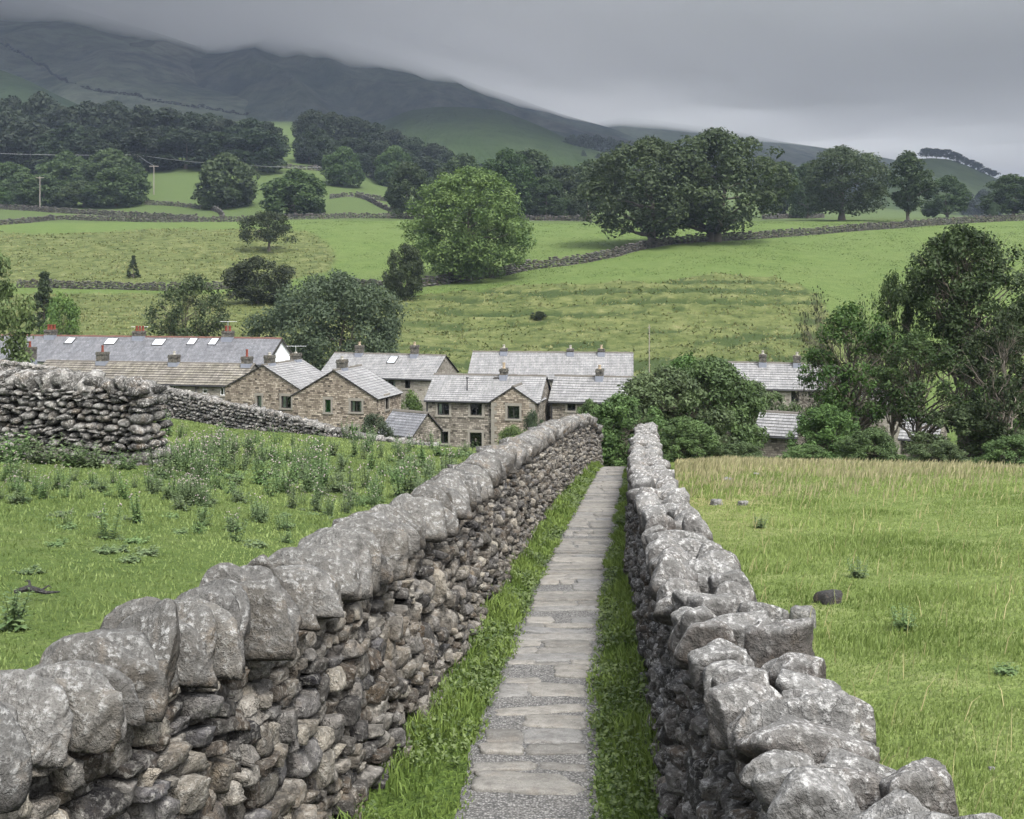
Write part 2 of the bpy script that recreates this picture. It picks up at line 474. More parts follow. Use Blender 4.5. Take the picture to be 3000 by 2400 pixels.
def build_materials():
    # --- ground: lush turf, tawny rough bank, tall pale pasture, trodden lane
    t = NT('ground'); co = t.co('Object')
    n1 = t.noise(co, .35, 5, .6); n2 = t.noise(co, 2.6, 6, .65); n3 = t.noise(co, 17, 4, .7); n0 = t.noise(co, .06, 4, .5)
    lush = t.ramp(t.math('ADD', t.math('MULTIPLY', n2, .6), t.math('MULTIPLY', n1, .4)), [(.3, (.036, .060, .015)), (.5, (.064, .094, .025)), (.68, (.098, .122, .042))])
    lush = t.mix(t.ramp(n0, [(.4, 0), (.65, .3)]), lush, (.08, .10, .034))
    nst = t.noise(t.scale(co, (.35, .35, 1.4)), 1.1, 6, .7)
    rgh = t.ramp(t.math('ADD', t.math('MULTIPLY', nst, .65), t.math('MULTIPLY', n1, .35)), [(.34, (.02, .027, .010)), (.45, (.05, .062, .02)), (.56, (.086, .096, .036)), (.7, (.145, .138, .07))])
    pale = t.ramp(n2, [(.3, (.07, .10, .026)), (.5, (.115, .15, .046)), (.7, (.165, .19, .075))])
    tan = t.ramp(n2, [(.3, (.15, .15, .05)), (.7, (.30, .255, .14))])
    lane = t.ramp(n3, [(.35, (.03, .05, .012)), (.65, (.08, .12, .025))])
    c = t.mix(t.attr('pale'), lush, pale)
    c = t.mix(t.math('MULTIPLY', t.attr('tan'), t.ramp(n1, [(.3, .35), (.6, 1)])), c, tan)
    lush = t.mix(t.math('MULTIPLY', t.attr('far_shade'), .85), lush, t.mix(n2, (.03, .046, .016), (.062, .082, .03)))  # shade and haze over the far fields, put into the turf colour
    c = t.mix(t.attr('pale'), lush, pale)
    c = t.mix(t.math('MULTIPLY', t.attr('tan'), t.ramp(n1, [(.3, .35), (.6, 1)])), c, tan)
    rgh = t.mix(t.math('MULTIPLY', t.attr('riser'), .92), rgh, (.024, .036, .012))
    c = t.mix(t.attr('rough'), c, rgh)
    c = t.mix(t.attr('lane'), c, lane)
    c = t.mix(t.ramp(n3, [(.35, .45), (.55, 0)]), c, (.03, .055, .012))
    h = t.math('ADD', t.math('MULTIPLY', n2, 1.), t.math('MULTIPLY', n3, .35))
    M['ground'] = t.done(t.bsdf(c, .95, t.bump(h, .9, .25), .1))

    # --- fells
    def fell(name, a, b, green, gm):
        t = NT(name); co = t.co('Object')
        n = t.noise(t.scale(co, (.017, .0035, .006)), 1, 8, .66, .6); g = t.noise(co, .0022, 5, .55)
        m = t.noise(t.scale(co, (.05, .02, .05)), 1, 5, .7)
        c = t.mix(t.ramp(n, [(.35, 0), (.65, 1)]), a, b)  # light and dark streaks stand in for shading on gullies and folds
        c = t.mix(t.math('MULTIPLY', t.ramp(g, [(.4, 0), (.6, 1)]), gm), c, green)
        c = t.mix(t.ramp(m, [(.35, .45), (.55, 0)]), c, tuple(v * .45 for v in a))
        return t.done(t.bsdf(c, 1, t.bump(n, .8, 14), 0))
    M['fell'] = fell('fell_grass', (0.0313, 0.0381, 0.0404), (0.1392, 0.1392, 0.1168), (0.0494, 0.0718, 0.0404), .5)
    M['fell_dark'] = fell('fell_dark_grass', (0.0203, 0.0263, 0.0284), (0.0810, 0.0851, 0.0729), (0.0324, 0.0486, 0.0284), .5)  # darker fell colours carrying the shading beyond the spur
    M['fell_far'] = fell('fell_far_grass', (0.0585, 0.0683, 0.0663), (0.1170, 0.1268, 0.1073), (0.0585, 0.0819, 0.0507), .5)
    M['slope'] = fell('intake_grass', (0.0177, 0.0282, 0.0146), (0.0290, 0.0403, 0.0209), (0.0194, 0.0307, 0.0146), .5)
    M['green_hill'] = fell('green_hill_grass', (0.0204, 0.0323, 0.0127), (0.0306, 0.0425, 0.0187), (0.0221, 0.0374, 0.0127), .7)
    M['knoll'] = fell('knoll_grass', (.045, .065, .026), (.065, .085, .036), (.05, .07, .022), .5)

    M['wall_left'] = mat_stone('weathered_gritstone', [(.016, .015, .017), (.05, .046, .042), (.16, .143, .118), (.048, .036, .026), (.22, .205, .18), (.085, .083, .088), (.28, .255, .21), (.035, .033, .034)], lichen=(.38, .37, .34), lam=.5, stain=.75, sc=1)
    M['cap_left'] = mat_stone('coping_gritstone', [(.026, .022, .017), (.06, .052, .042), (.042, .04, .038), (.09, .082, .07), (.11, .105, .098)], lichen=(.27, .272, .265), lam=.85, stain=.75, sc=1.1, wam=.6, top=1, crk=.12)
    M['wall_right'] = mat_stone('lichened_limestone', [(.018, .018, .019), (.05, .048, .048), (.11, .107, .104), (.045, .035, .029), (.17, .165, .16), (.08, .08, .083), (.03, .029, .029)], lichen=(.42, .42, .41), lam=.7, stain=.85, sc=1)
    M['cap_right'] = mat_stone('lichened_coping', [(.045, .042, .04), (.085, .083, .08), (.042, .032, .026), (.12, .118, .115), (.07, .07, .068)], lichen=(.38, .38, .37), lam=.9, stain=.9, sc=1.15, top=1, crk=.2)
    M['core'] = plain('wall_core', (.018, .017, .016), .95, .05)  # near-black core, so the gaps between stones look black with shade
    M['wall_mid'] = mat_stone('limestone_walling', [(0.0255, 0.0247, 0.0229), (0.0850, 0.0824, 0.0765), (0.1445, 0.1403, 0.1318), (0.2210, 0.2167, 0.2040)], lichen=(.5, .49, .47), lam=.7, stain=.85, sc=.9)
    M['wall_far'] = mat_stone('far_walling', [(0.0160, 0.0160, 0.0160), (0.0400, 0.0384, 0.0360), (0.0720, 0.0688, 0.0640), (0.1200, 0.1160, 0.1080)], lichen=(0.1760, 0.1720, 0.1600), lam=.35, stain=.6, sc=.3)
    M['wall_fell'] = plain('fell_walling', (.012, .013, .015), .95, .05)
    M['flag'] = mat_stone('flagstone', [(0.1102, 0.1065, 0.0992), (0.1506, 0.1447, 0.1323), (0.1837, 0.1749, 0.1579), (0.1323, 0.1323, 0.1308)], lichen=(0.2204, 0.2167, 0.2057), lam=.35, stain=.35, sc=1.4, wam=.12, bs=.35)

    t = NT('gravel'); co = t.co('Object')
    v = t.vor(co, 62, 'F1', 'Distance'); vc = t.vor(co, 62, 'F1', 'Color'); n = t.noise(co, 5, 5, .6)
    c = t.mix(t.ramp(t.n('ShaderNodeSeparateColor', {'Color': vc}).outputs[0], [(0, 0), (1, 1)]), (.045, .045, .047), (.22, .217, .212))
    c = t.mix(t.ramp(n, [(.4, 0), (.65, .55)]), c, (.165, .16, .152))
    c = t.mix(t.ramp(v, [(.35, 0), (.6, .7)]), c, (.022, .022, .02))
    M['gravel'] = t.done(t.bsdf(c, .9, t.bump(v, .8, -.012), .2))
    M['rock_dark'] = mat_stone('dark_rock', [(.02, .02, .021), (.035, .034, .034)], lichen=(.14, .14, .135), lam=.3, sc=2)
    M['rock'] = mat_stone('field_rock', [(.12, .12, .115), (.2, .197, .19)], lam=.5, lichen=(.36, .36, .34), sc=2)

    # --- houses
    def masonry(name, c1, c2, c3, dark, mortar, sc=1.):
        t = NT(name); co = t.co('Object')
        sp = t.n('ShaderNodeSeparateXYZ', {'Vector': co})
        w = t.n('ShaderNodeCombineXYZ', {'X': t.math('ADD', sp.outputs[0], t.math('MULTIPLY', sp.outputs[1], 1.0)), 'Y': sp.outputs[2]}).outputs[0]
        wob = t.n('ShaderNodeTexNoise', {'Vector': w, 'Scale': 1.6, 'Detail': 3}).outputs[1]
        w2 = t.n('ShaderNodeMixRGB', {'Fac': .13, 'Color1': w, 'Color2': wob}, blend_type='LINEAR_LIGHT').outputs[0] if False else t.n('ShaderNodeVectorMath', {0: w, 1: t.n('ShaderNodeVectorMath', {0: wob, 'Scale': .16}, operation='SCALE').outputs[0]}, operation='ADD').outputs[0]
        b = t.n('ShaderNodeTexBrick', {'Vector': w2, 'Color1': (0, 0, 0, 1), 'Color2': (1, 1, 1, 1), 'Mortar': (.5, .5, .5, 1), 'Scale': 1.0, 'Mortar Size': .013, 'Mortar Smooth': .4, 'Bias': 0, 'Brick Width': .40 * sc, 'Row Height': .165 * sc}, offset=.5, squash=.62, squash_frequency=3)
        r = t.ramp(b.outputs[0], [(0, dark), (.14, c1), (.38, c2), (.6, c3), (.82, c2), (1, c1)])
        n = t.noise(co, 1.1, 5, .6); n2 = t.noise(co, 9, 5, .7)
        r = t.n('ShaderNodeHueSaturation', {'Saturation': .78, 'Color': r}).outputs[0]
        c = t.mix(t.ramp(n, [(.35, .5), (.6, 0)]), r, tuple(v * .45 for v in c1))
        c = t.mix(b.outputs[1], c, mortar)
        c = t.mix(t.ramp(n2, [(.3, .6), (.5, 0)]), c, (.05, .045, .035))
        h = t.math('SUBTRACT', t.math('MULTIPLY', n2, .5), b.outputs[1])
        return t.done(t.bsdf(c, .9, t.bump(h, .9, .05), .15))
    M['masonry'] = masonry('sandstone_masonry', (.145, .115, .085), (.235, .19, .14), (.36, .305, .235), (.03, .026, .022), (.07, .06, .048), .78)
    M['masonry_dim'] = masonry('grey_masonry', (.115, .10, .08), (.18, .155, .125), (.29, .255, .21), (.026, .023, .02), (.06, .055, .046), .78)
    M['masonry_pale'] = masonry('pale_masonry', (0.1742, 0.1581, 0.1318), (0.2210, 0.2006, 0.1632), (0.2737, 0.2533, 0.2108), (0.0739, 0.0629, 0.0476), (0.1895, 0.1742, 0.1479))
    M['render_white'] = plain('white_render', (0.629, 0.637, 0.654), .85, .2, 0, .08, 1.2)
    M['quoin'] = plain('dressed_stone', (0.1606, 0.1498, 0.1296), .85, .2, 0, .25, 5)
    M['chimney'] = mat_stone('chimney_stone', [(0.0750, 0.0700, 0.0612), (0.1875, 0.1738, 0.1450), (0.2812, 0.2625, 0.2200)], lichen=(0.3750, 0.3750, 0.3087), lam=.4, stain=.8, sc=.6)

    def roof(name, c1, c2, dark, wd, ht, moss=(.2, .2, .13), mm=.25, rough=.42, spec=.5):
        t = NT(name); uv = t.co('UV'); co = t.co('Object')
        b = t.n('ShaderNodeTexBrick', {'Vector': uv, 'Color1': (0, 0, 0, 1), 'Color2': (1, 1, 1, 1), 'Mortar': (.5, .5, .5, 1), 'Scale': 1.0, 'Mortar Size': .010, 'Mortar Smooth': .2, 'Bias': 0, 'Brick Width': wd, 'Row Height': ht}, offset=.5)
        c = t.ramp(b.outputs[0], [(0, c1), (1, c2)])
        n = t.noise(co, .8, 6, .65); n2 = t.noise(t.scale(uv, (3, .55, 1)), 1, 5, .7); n3 = t.noise(co, 14, 4, .7)
        c = t.mix(t.ramp(n, [(.42, 0), (.7, mm)]), c, moss)
        c = t.mix(t.ramp(n2, [(.35, .75), (.58, 0)]), c, dark)
        c = t.mix(t.ramp(n3, [(.38, .8), (.52, 0)]), c, dark)
        c = t.mix(b.outputs[1], c, tuple(v * .35 for v in dark))
        return t.done(t.bsdf(c, rough, t.bump(t.math('SUBTRACT', t.math('MULTIPLY', n3, .4), b.outputs[1]), .5, .02), spec))
    M['slate'] = roof('blue_grey_slate', (0.091, 0.094, 0.102), (0.165, 0.168, 0.179), (0.041, 0.042, 0.047), .30, .24, (0.149, 0.143, 0.143), .35, .5)
    M['slate_pale'] = roof('pale_stone_slate', (0.152, 0.152, 0.154), (0.230, 0.230, 0.228), (0.069, 0.069, 0.069), .38, .30, (0.184, 0.179, 0.166), .3, .55)
    M['flagroof'] = roof('stone_flag_roof', (.125, .115, .10), (.225, .21, .185), (.04, .036, .03), .62, .42, (.15, .14, .09), .5, .8, .2)
    M['lip'] = plain('roof_lip', (.035, .034, .034), .9, .1)
    M['ridge'] = plain('ridge_tile', (0.078, 0.072, 0.063), .85, .2, 0, .4, 3)
    M['ridge_red'] = plain('ridge_tile_red', (0.085, 0.043, 0.033), .85, .2, 0, .4, 3)
    M['lead'] = plain('lead_flashing', (0.144, 0.156, 0.186), .5, .4, 0, .2, 4)
    M['pot_red'] = plain('terracotta_pot', (0.1181, 0.0292, 0.0180), .8, .2, 0, .3, 5)
    M['pot_buff'] = plain('buff_pot', (0.252, 0.204, 0.144), .8, .2, 0, .3, 5)
    M['pot_grey'] = plain('stone_pot', (.25, .24, .21), .8, .2, 0, .3, 5)
    M['black_iron'] = plain('black_iron', (.02, .02, .022), .5, .4)
    M['white_paint'] = plain('white_paint', (.78, .78, .76), .55, .3, 0, .06)
    M['frame_dark'] = plain('dark_frame', (.03, .028, .026), .5, .3)
    M['frame_green'] = plain('dark_green_frame', (.02, .045, .025), .5, .3)
    M['curtain'] = plain('pale_curtain', (.62, .60, .55), .9, .1, 0, .12, 9)
    M['blind_green'] = plain('green_blind', (.035, .16, .045), .85, .2, 0, .2, 9)
    M['skylight_glass'] = plain('skylight_glass', (0.3802, 0.4032, 0.4262), .18, .6, 0, .03)
    M['alloy'] = plain('grey_alloy', (.42, .43, .44), .45, .5, .6)
    M['wood_grey'] = plain('weathered_pole', (0.176, 0.160, 0.140), .85, .2, 0, .3, 8)
    M['timber'] = plain('dead_timber', (.085, .07, .055), .9, .1, 0, .5, 12)
    M['wire'] = plain('wire', (.30, .31, .32), .5, .4, .5)
    t = NT('window_glass')
    gl = t.n('ShaderNodeBsdfGlossy', {'Color': (.9, .95, .95, 1), 'Roughness': .04}).outputs[0]
    tr = t.n('ShaderNodeBsdfTransparent', {'Color': (.62, .7, .66, 1)}).outputs[0]
    fr = t.n('ShaderNodeFresnel', {'IOR': 1.5}).outputs[0]
    M['glass'] = t.done(t.n('ShaderNodeMixShader', {0: fr, 1: tr, 2: gl}).outputs[0])

    # --- leaves and bark
    def leaf(name, a, b, tr=.35, hs=.02):
        t = NT(name); ti = t.attr('tint')
        oi = t.n('ShaderNodeObjectInfo').outputs['Random']
        c = t.mix(ti, a, b)
        hsv = t.n('ShaderNodeHueSaturation', {'Hue': t.math('ADD', .5 - hs / 2, t.math('MULTIPLY', oi, hs)), 'Saturation': t.math('ADD', .85, t.math('MULTIPLY', oi, .25)), 'Value': t.math('ADD', .86, t.math('MULTIPLY', oi, .28)), 'Color': c}).outputs[0]
        d = t.bsdf(hsv, .65, None, .25)
        tl = t.n('ShaderNodeBsdfTranslucent', {'Color': hsv}).outputs[0]
        return t.done(t.n('ShaderNodeMixShader', {0: tr, 1: d, 2: tl}).outputs[0])
    M['leaf_dark'] = leaf('dark_leaves', (0.0119, 0.0238, 0.0074), (0.0349, 0.0565, 0.0172))
    M['leaf_mid'] = leaf('mid_green_leaves', (0.0150, 0.0333, 0.0088), (0.0462, 0.0741, 0.0204))
    M['leaf_light'] = leaf('light_green_leaves', (.03, .06, .017), (.105, .15, .045))
    M['leaf_grey'] = leaf('grey_green_leaves', (0.0203, 0.0382, 0.0180), (0.0615, 0.0892, 0.0435))
    M['leaf_thorn'] = leaf('thorn_leaves', (0.0105, 0.0167, 0.0068), (0.0304, 0.0397, 0.0149))
    M['leaf_wood'] = leaf('wood_leaves', (0.0066, 0.0138, 0.0060), (0.0198, 0.0312, 0.0120))
    M['leaf_ivy'] = leaf('glossy_dark_leaves', (.010, .022, .008), (.088, .14, .045))
    M['thistle'] = leaf('thistle_leaves', (.03, .06, .02), (.12, .17, .07), .25)
    M['blade'] = leaf('grass_blades', (.07, .11, .018), (.20, .262, .072), .35, .0)
    M['blade_dark'] = leaf('verge_blades', (.03, .06, .012), (.135, .185, .05), .35, .0)
    M['straw'] = leaf('seeding_grass', (0.120, 0.150, 0.045), (0.300, 0.260, 0.150), .3, .0)
    M['rush'] = leaf('bank_tussocks', (.05, .064, .02), (.135, .138, .062), .25, .0)
    M['flower'] = plain('thistle_flower', (0.2400, 0.2040, 0.1980), .8, .1, 0, .35, 40)
    M['white_petal'] = plain('white_petals', (0.640, 0.640, 0.616), .7, .2)
    M['bark'] = plain('bark', (.085, .075, .062), .95, .1, 0, .45, 9)
    M['bark_pale'] = plain('pale_bark', (.16, .14, .12), .95, .1, 0, .45, 9)
# ================================================================== STONES AND WALLS
def _ico(level):
    bm = bmesh.new(); bmesh.ops.create_icosphere(bm, subdivisions=level, radius=1)
    V = np.array([v.co[:] for v in bm.verts]); Fc = np.array([[v.index for v in f.verts] for f in bm.faces]); bm.free()
    return V, Fc


ICO = {l: _ico(l) for l in (1, 2, 3, 4)}


def stone_proto(rng, lvl, boxy=.9, nplanes=7, p=24, rough=.035, cut=(1.02, 1.36)):
    U, Fc = ICO[lvl]
    N = [np.array(v, float) for v in ((1, 0, 0), (-1, 0, 0), (0, 1, 0), (0, -1, 0), (0, 0, 1), (0, 0, -1))]
    D = list(rng.uniform(boxy * .82, boxy * 1.04, 6))
    for n in N: n += rng.normal(0, .12, 3)
    for _ in range(nplanes):
        n = rng.normal(0, 1, 3); N.append(n); D.append(rng.uniform(*cut))
    N = np.array(N); N /= np.linalg.norm(N, axis=1, keepdims=True); D = np.array(D)
    q = np.maximum(U @ N.T / D, 0)
    r = (q ** p).sum(1) ** (-1 / p)
    w = np.zeros(len(U))
    for f, a in ((2.3, 1), (4.7, .6), (9, .35), (17, .2)):
        k = rng.normal(0, f, (3, 3)); ph = rng.uniform(0, 6.28, 3)
        w += a * np.sin(U @ k[0] + ph[0]) * np.sin(U @ k[1] + ph[1])
    r = r * (1 + rough * w)
    return U * r[:, None], Fc


_sr = np.random.default_rng(11)
STONES = {l: [stone_proto(_sr, l) for _ in range(18)] for l in (1, 2, 3)}
BLOCKS = {l: [stone_proto(_sr, l, .97, 5, 44, .03, (1.12, 1.5)) for _ in range(24)] for l in (1, 2, 3)}
ANGULAR = {l: [stone_proto(_sr, l, .95, 12, 24, .05, (.8, 1.2)) for _ in range(24)] for l in (1, 2, 3, 4)}
COBBLES = {l: [stone_proto(_sr, l, 1.0, 16, 18, .06, (.78, 1.1)) for _ in range(18)] for l in (1, 2, 3, 4)}


def rot_mats(rng, n, amp):
    a = rng.normal(0, amp, (n, 3))
    cx, sx, cy, sy, cz, sz = np.cos(a[:, 0]), np.sin(a[:, 0]), np.cos(a[:, 1]), np.sin(a[:, 1]), np.cos(a[:, 2]), np.sin(a[:, 2])
    R = np.empty((n, 3, 3))
    R[:, 0] = np.stack([cy * cz, sx * sy * cz - cx * sz, cx * sy * cz + sx * sz], 1)
    R[:, 1] = np.stack([cy * sz, sx * sy * sz + cx * cz, cx * sy * sz - sx * cz], 1)
    R[:, 2] = np.stack([-sy, sx * cy, cx * cy], 1)
    return R


class StoneBag:
    """collects many stones into one mesh; each gets its own shade"""
    def __init__(s, rng): s.rng = rng; s.it = []
    def add(s, c, half, axes, lvl, kind=STONES, jit=.06, tint=None):
        s.it.append((np.asarray(c, float), np.asarray(half, float), axes, lvl, kind, jit, s.rng.random() if tint is None else tint))
    def arrays(s):
        V = []; Fs = []; T = []; off = 0
        R = rot_mats(s.rng, len(s.it), 1.0) if False else None
        for c, h, ax, lvl, kind, jit, ti in s.it:
            pv, pf = kind[lvl][s.rng.integers(len(kind[lvl]))]
            fl = s.rng.choice([-1, 1], 3); 
            v = pv * fl * h
            f = pf if fl.prod() * np.linalg.det(ax) > 0 else pf[:, ::-1]
            rm = rot_mats(s.rng, 1, jit)[0]
            v = v @ rm.T @ ax + c
            V.append(v); Fs.append(f + off); T.append(np.full(len(v), ti)); off += len(v)
        return np.concatenate(V), np.concatenate(Fs), np.concatenate(T)
    def mesh(s, name, mat, smooth=True):
        V, Fc, T = s.arrays()
        return np_mesh(name, V, [Fc], [mat], attrs={'tint': T}, smooth=smooth)


class Line:
    """a wall's run in plan: arc length -> position, tangent, side normal and ground height"""
    def __init__(s, xy, zf, side):
        xy = np.array(xy, float); s.L = np.concatenate([[0], np.cumsum(np.linalg.norm(np.diff(xy, axis=0), axis=1))])
        s.xy = xy; s.zf = zf; s.side = side; s.len = s.L[-1]
    def at(s, u):
        x = np.interp(u, s.L, s.xy[:, 0]); y = np.interp(u, s.L, s.xy[:, 1])
        x2 = np.interp(min(u + .4, s.len), s.L, s.xy[:, 0]); y2 = np.interp(min(u + .4, s.len), s.L, s.xy[:, 1])
        x1 = np.interp(max(u - .4, 0), s.L, s.xy[:, 0]); y1 = np.interp(max(u - .4, 0), s.L, s.xy[:, 1])
        t = np.array([x2 - x1, y2 - y1, 0.]); t /= np.linalg.norm(t)
        z = s.zf(x, y); dz = (s.zf(x + t[0] * .4, y + t[1] * .4) - s.zf(x - t[0] * .4, y - t[1] * .4)) / .8
        n = np.array([t[1], -t[0], 0.]) * s.side       # points to the lane side
        ts = np.array([t[0], t[1], float(dz)]); ts /= np.linalg.norm(ts)
        return np.array([x, y, float(z)]), ts, n


def lvl_for(dist, near=9.5, mid=20):
    return 3 if dist < near else 2 if dist < mid else 1


def face_stones(bag, line, h, batter, into, rng, u0=0, u1=None, ch=(.065, .16), ln=(.11, .33), both=False, lod=lvl_for, ragged=0., kind=STONES, prot=.03, hfun=None, thick=.62, fill=1.0, jit=.07):
    u1 = line.len if u1 is None else u1
    for sgn in ((1, -1) if both else (1,)):
        v = -.06
        while v < h:
            c = rng.uniform(*ch); u = u0 - rng.uniform(0, .2)
            while u < u1:
                l = rng.uniform(*ln) * (1.25 if rng.random() < .12 else 1)
                um = min(max(u + l / 2, 0), line.len)
                p, t, n = line.at(um)
                hh = h if hfun is None else hfun(um)
                vv = v + c / 2 + rng.normal(0, .012)
                if vv < hh - ragged * rng.random():
                    up = np.array([0, 0, 1.])
                    off = -batter * vv - into + rng.uniform(-prot, prot)
                    if sgn < 0: off = -(thick - batter * vv) + into - rng.uniform(-prot, prot)
                    q = p + n * off + up * vv
                    ax = np.stack([t, n, up])
                    tall = 1.0 + (.9 if rng.random() < .07 else 0)
                    bag.add(q, (l / 2 * 1.06 * fill, into * 1.15 + .02, c / 2 * 1.12 * tall * fill), ax, lod(math.hypot(q[0], q[1])), kind, jit)
                u += l
            v += c * .97


def core_mesh(line, h, batter, inset, thick, name, mat, parent, u0=0, u1=None, hfun=None):
    u1 = line.len if u1 is None else u1
    us = np.linspace(u0, u1, max(4, int((u1 - u0) / .6)))
    V = []
    for u in us:
        p, t, n = line.at(u); hh = h if hfun is None else hfun(u)
        for off, z in ((-inset, -.35), (-inset - batter * hh, hh), (-(thick - inset - batter * hh), hh), (-(thick - inset), -.35)):
            V.append(p + n * off + np.array([0, 0, z]))
    m = len(us); i = np.arange(m - 1)[:, None] * 4
    Q = np.concatenate([i + np.array([a, b, b + 4, a + 4]) for a, b in ((0, 1), (1, 2), (2, 3), (3, 0))])
    ends = np.array([[0, 3, 2, 1], [(m - 1) * 4 + k for k in (0, 1, 2, 3)]])
    return link(name, np_mesh(name, V, [Q, ends], [mat]), parent)


def slab_proto(rng, lvl=3):
    """a cope stone stood on edge: wide across the wall, thin along it, round shouldered, broken edges"""
    U, Fc = ICO[lvl]
    N = [(1, rng.normal(0, .1), rng.normal(0, .12)), (-1, rng.normal(0, .1), rng.normal(0, .12)), (0, 0, -1)]; D = [rng.uniform(.75, .95), rng.uniform(.75, .95), .8]
    for k in range(9):
        a = math.pi * (k + rng.uniform(-.35, .35)) / 8
        N.append((rng.normal(0, .22), math.cos(a), math.sin(a))); D.append(rng.uniform(.78, 1.05))
    for k in range(6):
        n = rng.normal(0, 1, 3); n[2] = abs(n[2]); N.append(n); D.append(rng.uniform(.95, 1.25))
    N = np.array(N, float); N /= np.linalg.norm(N, axis=1, keepdims=True); D = np.array(D)
    q = np.maximum(U @ N.T / D, 0)
    r = (q ** 20).sum(1) ** (-1 / 20)
    w = np.zeros(len(U))
    for f, a in ((2.3, 1), (5, .7), (10, .45), (19, .3)):
        k = rng.normal(0, f, (3, 3)); ph = rng.uniform(0, 6.28, 3)
        w += a * np.sin(U @ k[0] + ph[0]) * np.sin(U @ k[1] + ph[1])
    return U * (r * (1 + .034 * w))[:, None], Fc


SLABS = {l: [slab_proto(_sr, l) for _ in range(16)] for l in (1, 2, 3, 4)}


def build_lane_walls():
    rng = np.random.default_rng(23)
    # ---------------- left wall: coursed gritstone under a row of cope stones on edge
    ds = np.linspace(1.6, 40.5, 120)
    lw = Line(np.stack([lx(ds), ds], 1), lambda x, y: z_lane(y), 1)
    root = empty('dry_stone_wall', tuple(lw.at(0)[0]))
    tag(root, 'grey brown dry stone wall with upright coping stones along the left of the flagged path', 'wall', 'walls along the path')
    base = np.array(root.location)
    H = 1.31
    bag = StoneBag(rng)
    face_stones(bag, lw, H, .13, .10, rng, ch=(.06, .16), ln=(.08, .26), prot=.055, fill=.93, jit=.08, kind={l: BLOCKS[l] + STONES[l][:8] for l in (1, 2, 3)})
    me = bag.mesh('walling', M['wall_left'], False); o = link('walling', me, root); o.location = -Vector(base)
    bag = StoneBag(rng)
    face_stones(bag, Line(lw.xy, lambda x, y: float(zg(x - .9, y)), 1), .95, .13, .10, rng, ch=(.12, .2), ln=(.2, .4), lod=lambda d: 1, both=True, hfun=lambda u: float(z_lane(lw.at(u)[0][1])) + 1.2 - float(zg(lw.at(u)[0][0] - .9, lw.at(u)[0][1])))
    # keep only the field side of that second skin
    bag.it = [i for i in bag.it if (i[0][0] - lx(i[0][1])) < -.3]
    o = link('field_side_walling', bag.mesh('field_side_walling', M['wall_left']), root); o.location = -Vector(base)
    o = core_mesh(lw, H - .03, .13, .16, .66, 'wall_core', M['core'], root); o.location = -Vector(base)
    # copes
    u = .05; n = 0; rest = StoneBag(rng)
    while u < lw.len - .1:
        th = rng.uniform(.075, .165)
        if rng.random() < .10: th *= 1.4
        p, t, nn = lw.at(u + th / 2)
        d = math.hypot(p[0], p[1])
        hh = rng.uniform(.22, .41); ww = rng.uniform(.20, .32)
        up = np.array([0, 0, 1.])
        lean = rng.normal(.42, .2); yaw = rng.normal(.10, .22)
        tt = np.array([t[0], t[1], t[2]])
        side = nn * math.cos(yaw) + tt * math.sin(yaw)
        tl = np.cross(up, side); tl /= np.linalg.norm(tl)
        if tl @ tt < 0: tl = -tl
        upl = up * math.cos(lean) + tl * math.sin(lean)
        tn = tl * math.cos(lean) - up * math.sin(lean)
        c = p - nn * (.33 + rng.normal(0, .045)) + up * (H + hh * .40)
        ax = np.stack([tn, side, upl])
        lv = 4 if d < 8.5 else 3 if d < 17 else 2
        if n < 100:
            V, Fc = SLABS[lv][rng.integers(16)]
            fl = np.array([rng.choice([-1, 1]), rng.choice([-1, 1]), 1])
            v = (V * fl * np.array([th / 2 * .93, ww, hh * .66])) @ ax
            f = Fc if fl.prod() * np.linalg.det(ax) > 0 else Fc[:, ::-1]
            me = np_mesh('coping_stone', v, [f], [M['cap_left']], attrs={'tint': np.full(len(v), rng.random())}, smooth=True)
            o = link('coping_stone', me, root); o.location = Vector(c - base)
        else:
            rest.add(c, (th / 2 * .93, ww, hh * .66), ax, 2 if d < 30 else 1, SLABS, .03)
        u += th; n += 1
    o = link('far_coping', rest.mesh('far_coping', M['cap_left']), root); o.location = -Vector(base); o['kind'] = 'stuff'

    # ---------------- right wall: rounder lichened limestone, lumpy top
    ds = np.linspace(1.2, 38.5, 120)
    rw = Line(np.stack([rx(ds), ds], 1), lambda x, y: z_lane(y), -1)
    root = empty('dry_stone_wall', tuple(rw.at(0)[0]))
    tag(root, 'rougher pale lichened dry stone wall with lumpy top along the right of the flagged path', 'wall', 'walls along the path')
    base = np.array(root.location)
    H = 1.13
    mixed = {l: COBBLES[l] + ANGULAR[l] + STONES[l] for l in (1, 2, 3)}
    bag = StoneBag(rng)
    face_stones(bag, rw, H, .12, .10, rng, ch=(.06, .16), ln=(.08, .25), prot=.05, kind=mixed, ragged=.06, fill=.95, jit=.16)
    o = link('walling', bag.mesh('walling', M['wall_right'], False), root); o.location = -Vector(base)
    bag = StoneBag(rng)
    face_stones(bag, rw, H, .12, .10, rng, ch=(.12, .22), ln=(.2, .4), lod=lambda d: 2 if d < 12 else 1, both=True, kind=mixed)
    bag.it = [i for i in bag.it if (i[0][0] - rx(i[0][1])) > .3]
    o = link('field_side_walling', bag.mesh('field_side_walling', M['wall_right']), root); o.location = -Vector(base)
    o = core_mesh(rw, H - .02, .12, .16, .68, 'wall_core', M['core'], root); o.location = -Vector(base)
    u = .05; n = 0; rest = StoneBag(rng)
